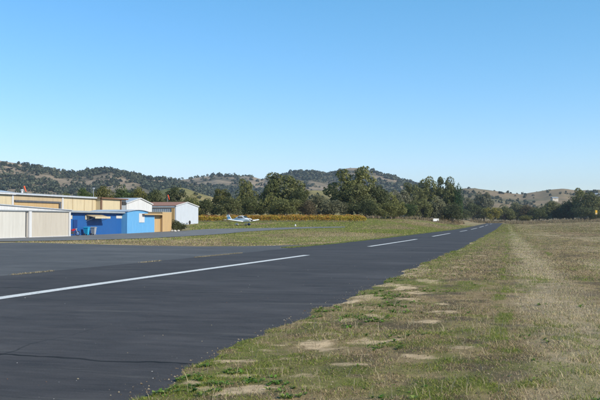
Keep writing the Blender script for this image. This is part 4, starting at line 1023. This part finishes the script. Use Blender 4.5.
# ---------------------------------------------------------------- grass
def blades(name, X, Y, H, Wd, C, label, lean=.5, two=False, seed=1, mat='grass', zf=ground_z):
    r = np.random.default_rng(seed); n = len(X); Z = zf(X, Y) - .004
    a = r.random(n) * 2 * PI; dx, dy = np.cos(a), np.sin(a)
    b = r.random(n) * 2 * PI; ln = lean * r.random(n) ** .7 * H; lx, ly = np.cos(b) * ln, np.sin(b) * ln
    C = C * (.75 + .5 * r.random(n))[:, None]
    hw = Wd / 2
    B0 = np.stack([X - dx * hw, Y - dy * hw, Z], -1); B1 = np.stack([X + dx * hw, Y + dy * hw, Z], -1)
    tip = np.stack([X + lx, Y + ly, Z + H], -1)
    if two:
        mx, my, mz = X + lx * .35, Y + ly * .35, Z + H * .62
        M0 = np.stack([mx - dx * hw * .7, my - dy * hw * .7, mz], -1); M1 = np.stack([mx + dx * hw * .7, my + dy * hw * .7, mz], -1)
        V = np.stack([B0, B1, M1, M0, tip], 1).reshape(-1, 3); k = np.arange(n)[:, None] * 5
        f = np.concatenate([k + np.array([[0, 1, 2]]), k + np.array([[0, 2, 3]]), k + np.array([[3, 2, 4]])]); cols = np.repeat(C, 5, 0)
    else:
        V = np.stack([B0, B1, tip], 1).reshape(-1, 3); f = np.arange(3 * n).reshape(-1, 3); cols = np.repeat(C, 3, 0)
    o = link(name, np_mesh(name, V, f, M[mat], False, cols)); tag(o, label, 'grass', None, 'stuff'); return o
def pick_col(X, Y, r):
    n = len(X); g = green_mask(X, Y); p = pale_mask(X, Y)
    dry = np.array([.455, .350, .190]); brown = np.array([.19, .128, .074]); green = np.array([.155, .200, .036]); lime = np.array([.27, .285, .05]); pale = np.array([.58, .465, .28])
    u = r.random(n); pg = np.clip(g * .8 + .10, 0, 1)
    c = np.where((r.random(n) < .55)[:, None], dry, brown)
    c = np.where((r.random(n) < p * .75)[:, None], pale, c)
    gg = np.where((r.random(n) < .4)[:, None], lime, green)
    return np.where((u < pg)[:, None], gg, c)
gr = np.random.default_rng(99)
def field_points(n, D0, D1, pxa, pxb, xmin):
    """log-spaced over distance so near ground gets the finer cover"""
    D = np.exp(np.log(D0) + (np.log(D1) - np.log(D0)) * gr.random(n)); px = pxa + (pxb - pxa) * gr.random(n)
    d0 = CF[0] + CR[0] * (px - 300) / F; d1 = CF[1] + CR[1] * (px - 300) / F
    X, Y = d0 * D, d1 * D; k = X > xmin
    return X[k], Y[k], D[k]
edge_ok = lambda X, Y: ground_z(X, Y) > base_z(X, Y) + .004
X, Y, D = field_points(520000, 6.2, 26, -40, 690, RW_R - .5)
k = edge_ok(X, Y) | (X > -2.6); k &= gr.random(len(X)) > sand_mask(X, Y) * .93; k &= gr.random(len(X)) < .18 + .82 * sstep(.38, .58, fbm(X * 3.2 + 5, Y * 2.6, 4))
X, Y, D = X[k], Y[k], D[k]
hN = (.010 + .032 * gr.random(len(X)) ** 2) * (.35 + 1.3 * fbm(X * .9 + 9, Y * .9, 3)) * (1 + .6 * pale_mask(X, Y))
blades('mown_grass', X, Y, hN, .0026 + .0024 * gr.random(len(X)) + .0002 * D, pick_col(X, Y, gr), 'short dry and green grass close to the camera', 2.0, True, 2)
X, Y, D = field_points(330000, 25, 190, 150, 690, RW_R - .6)
k = edge_ok(X, Y) | (X > -2.6); k &= gr.random(len(X)) > sand_mask(X, Y) * .9
X, Y, D = X[k], Y[k], D[k]
blades('field_grass', X, Y, .02 + .045 * gr.random(len(X)) ** 1.6, .004 + .00055 * D, pick_col(X, Y, gr), 'dry grass of the open field right of the runway', 1.6, False, 3)
X, Y, D = field_points(110000, 180, 620, 480, 690, RW_R + .3)
blades('far_field_grass', X, Y, .06 + .10 * gr.random(len(X)) ** 1.5, .06 + .0006 * D, pick_col(X, Y, gr) * .9, 'dry grass at the far end of the open field', 1.2, False, 13)
# taller dry stems poking out
X, Y, D = field_points(9000, 7, 45, 60, 690, RW_R + .2)
k = (gr.random(len(X)) < .25 + .75 * sstep(.5, .7, fbm(X * .6, Y * .6 + 30, 3))); X, Y, D = X[k], Y[k], D[k]
blades('dry_stems', X, Y, .05 + .10 * gr.random(len(X)), .003 + .0003 * D, np.tile([.42, .34, .21], (len(X), 1)), 'taller straw coloured stems in the foreground grass', .8, True, 4)
# grass strip left of the runway
nL = 160000; Y = 30 + 260 * gr.random(nL) ** 1.3; X = RW_L - .2 - 42 * gr.random(nL)
ap = np.array(ap_hi); tl = np.array(tx_lo); order = np.argsort(ap[:, 1]); ot = np.argsort(tl[:, 1])
k = (X < np.where(Y < ap[:, 1].max(), np.interp(Y, ap[order, 1], ap[order, 0]), 0)) & (X > np.interp(Y, tl[ot, 1], tl[ot, 0], right=-60))
_r = X * CR[0] + Y * CR[1]; _f = X * CF[0] + Y * CF[1]; k &= (300 + F * _r / _f) > 14 + 12 * gr.random(len(X)) ** 2
_p = 300 + F * _r / _f; _y = 220 + F * (EYE - base_z(X, Y)) / _f
k &= _y < np.interp(_p, [15, 60, 100, 150, 200, 250, 297, 340], [242.4, 243.2, 244.3, 245.5, 246.2, 246.0, 245.0, 400])
X, Y = X[k], Y[k]
cc = pick_col(X, Y, gr)
blades('strip_grass', X, Y, .03 + .07 * gr.random(len(X)), .03 + .0005 * Y, cc, 'green and straw grass between the runway and the taxiway', .9, False, 5, zf=lambda x, y: base_z(x, y) - .035)
nB = 90000; px = 190 + 300 * gr.random(nB); D = 125 + 300 * gr.random(nB) ** 1.4
hi_px = [(a, float(np.dot(gpt(a, b) - np.array([0, 0, EYE]), CF))) for a, b in [(160, 232), (186, 230.6), (206, 229.1), (235, 228.5), (270, 228.0), (300, 227.2), (345, 226.6)]]
d0 = CF[0] + CR[0] * (px - 300) / F; d1 = CF[1] + CR[1] * (px - 300) / F; X, Y = d0 * D, d1 * D
lim = np.where(px < 345, np.interp(px, [q[0] for q in hi_px], [q[1] for q in hi_px]) + 1.5, 150)
k = (D > lim) & (X < RW_L - .6) & ((D < 236) | (px > 368)); X, Y = X[k], Y[k]
blades('meadow_grass', X, Y, .05 + .12 * gr.random(len(X)), .05 + .0006 * Y, pick_col(X, Y, gr), 'dry meadow grass between the taxiway and the vineyard', .9, False, 15, zf=lambda x, y: base_z(x, y) - .035)
# bright fringe hugging the left runway edge
nF = 26000; Y = on_x(293, RW_L) + 310 * gr.random(nF) ** 1.5; X = RW_L - .9 * gr.random(nF) ** 1.5 + (fbm(Y * .35, Y * 0 + 2, 3) - .5) * .5
blades('edge_grass', X, Y, .05 + .09 * gr.random(nF), .03 + .0005 * Y, np.where((gr.random(nF) < .6)[:, None], np.array([.14, .19, .045]), np.array([.28, .25, .10])), 'bright green fringe along the far edge of the runway', .8, False, 6, zf=lambda x, y: base_z(x, y) - .035)
# tall dry weeds beyond the runway end
nT = 60000; px = 360 + 330 * gr.random(nT); D = np.where(px < 470, 400 + 90 * gr.random(nT), 655 + 60 * gr.random(nT)); D = np.where(px > 505, 560 + 130 * gr.random(nT), D)
d0 = CF[0] + CR[0] * (px - 300) / F; d1 = CF[1] + CR[1] * (px - 300) / F; X, Y = d0 * D, d1 * D
k = (X < -24) | (X > 1) | (Y > 650); X, Y, px = X[k], Y[k], px[k]
cl = fbm(X * .12, Y * .05, 3)
blades('tall_weeds', X, Y, (.5 + 1.3 * gr.random(len(X))) * (.35 + 1.1 * sstep(.35, .7, cl)), .22 + .25 * gr.random(len(X)), np.where((gr.random(len(X)) < .7)[:, None], np.array([.27, .20, .12]), np.array([.16, .14, .06])), 'tall dry weeds in front of the far trees', .5, False, 7, zf=lambda x, y: base_z(x, y) - .04)
# leafy weeds along the near edge of the runway
def weeds(n, label, seed):
    r = np.random.default_rng(seed); vs, cs = [], []
    Y = np.exp(np.log(7.5) + r.random(n) * (np.log(70) - np.log(7.5))); X = RW_R + .05 + r.random(n) ** 1.5 * 2.1 + (r.random(n) < .22) * r.random(n) * 6
    k = (fbm(X * 1.3 + 5, Y * .9 + 77, 3) > .55) & (fbm(X * 4 + 1, Y * 3 + 7, 2) > .45) & edge_ok(X, Y) & (sand_mask(X, Y) < .5); X, Y = X[k], Y[k]; Z = ground_z(X, Y)
    for x, y, z in zip(X, Y, Z):
        m_ = r.integers(7, 13); big = .016 + .05 * r.random() ** 2.2; a = r.random(m_) * 2 * PI; L = big * (.6 + .7 * r.random(m_)); el = .25 + .85 * r.random(m_)
        hx, hy = np.cos(a), np.sin(a); wv = L * .22
        c0 = np.stack([x + 0 * a, y + 0 * a, z + 0 * a], -1)
        md = c0 + np.stack([hx * L * .55 * np.cos(el), hy * L * .55 * np.cos(el), L * .6 * np.sin(el) + .004], -1)
        tp = c0 + np.stack([hx * L, hy * L, L * .72 * np.sin(el)], -1); sd_ = np.stack([-hy * wv, hx * wv, 0 * a], -1)
        vs.append(np.stack([c0, md - sd_, tp, md + sd_], 1).reshape(-1, 3))
        base = np.array([.12, .23, .035]) if r.random() < .6 else np.array([.19, .25, .06]); cs.append(np.repeat(base[None] * (.7 + .6 * r.random()), m_ * 4, 0))
    V = np.concatenate(vs); o = link('leafy_weeds', np_mesh('leafy_weeds', V, np.arange(len(V)).reshape(-1, 4), M['grass'], False, np.concatenate(cs))); tag(o, label, 'weeds', None, 'stuff')
weeds(8500, 'bright green leafy weeds along the near runway edge', 12)
# crumbs of soil, gravel and blown leaves
def crumbs(name, n, xf, label, s0, s1, cols, zoff, seed, zf):
    r = np.random.default_rng(seed); Y = np.exp(np.log(7) + r.random(n) * (np.log(60) - np.log(7))); X = xf(r, n, Y); Z = zf(X, Y) + zoff
    q = np.array([[1, 0, -.3], [-.5, .87, -.3], [-.5, -.87, -.3], [0, 0, .6]]); s = s0 + (s1 - s0) * r.random(n) ** 3
    ang = r.random(n) * 6.28; ca, sa = np.cos(ang), np.sin(ang)
    V = np.stack([np.stack([X + s * (q[i, 0] * ca - q[i, 1] * sa * .7), Y + s * (q[i, 0] * sa + q[i, 1] * ca * .7), Z + s * q[i, 2] * .7], -1) for i in range(4)], 1).reshape(-1, 3)
    k = np.arange(n)[:, None] * 4; f = np.concatenate([k + np.array([t_]) for t_ in ((0, 1, 3), (1, 2, 3), (2, 0, 3))])
    c = np.array(cols)[r.integers(0, len(cols), n)]; o = link(name, np_mesh(name, V, f, M['grass'], False, np.repeat(c, 4, 0))); tag(o, label, 'debris', None, 'stuff')
crumbs('runway_grit', 260, lambda r, n, Y: RW_R - .2 - r.random(n) ** 2.2 * 11, 'blown leaves and grit lying on the runway', .004, .022, [(.36, .29, .19), (.40, .33, .22), (.25, .13, .07), (.45, .43, .40)], .008, 5, lambda x, y: base_z(x, y))
crumbs('soil_crumbs', 9000, lambda r, n, Y: RW_R - .25 + r.random(n) ** 1.3 * 5.5, 'crumbs of soil and gravel in the verge', .004, .022, [(.30, .22, .14), (.12, .09, .06), (.45, .36, .24), (.09, .07, .05)], .004, 6, lambda x, y: np.maximum(ground_z(x, y), base_z(x, y)))
# dry grass grown in the joint between runway and apron
nJ = 5000; Y = 14 + (on_x(240, RW_L) - 14) * gr.random(nJ); k = fbm(Y * .25, Y * 0 + 60, 3) > .40; Y = Y[k]
X = RW_L + .06 + gr.normal(size=len(Y)) * .06
blades('joint_grass', X, Y, .02 + .04 * gr.random(len(Y)), .02 + .0006 * Y, np.tile([.30, .25, .16], (len(Y), 1)), 'dry grass in the joint between runway and apron', .9, False, 8, zf=base_z)

# ---------------------------------------------------------------- air
m_, nt_, b_ = nodes('valley_haze'); nt_.nodes.remove(b_)
pv = nt_.nodes.new('ShaderNodeVolumePrincipled'); pv.inputs['Color'].default_value = (.72, .82, .95, 1); pv.inputs['Density'].default_value = 0.000065
pv.inputs['Anisotropy'].default_value = .2
lk(nt_, pv.outputs[0], nt_.nodes['Material Output'].inputs['Volume'])
hb = MB(); hb.box(-9000, 9000, -3000, 10000, -9, 420); hz = hb.build('haze', m_); tag(hz, 'thin pale haze filling the valley air', None, None, 'stuff')
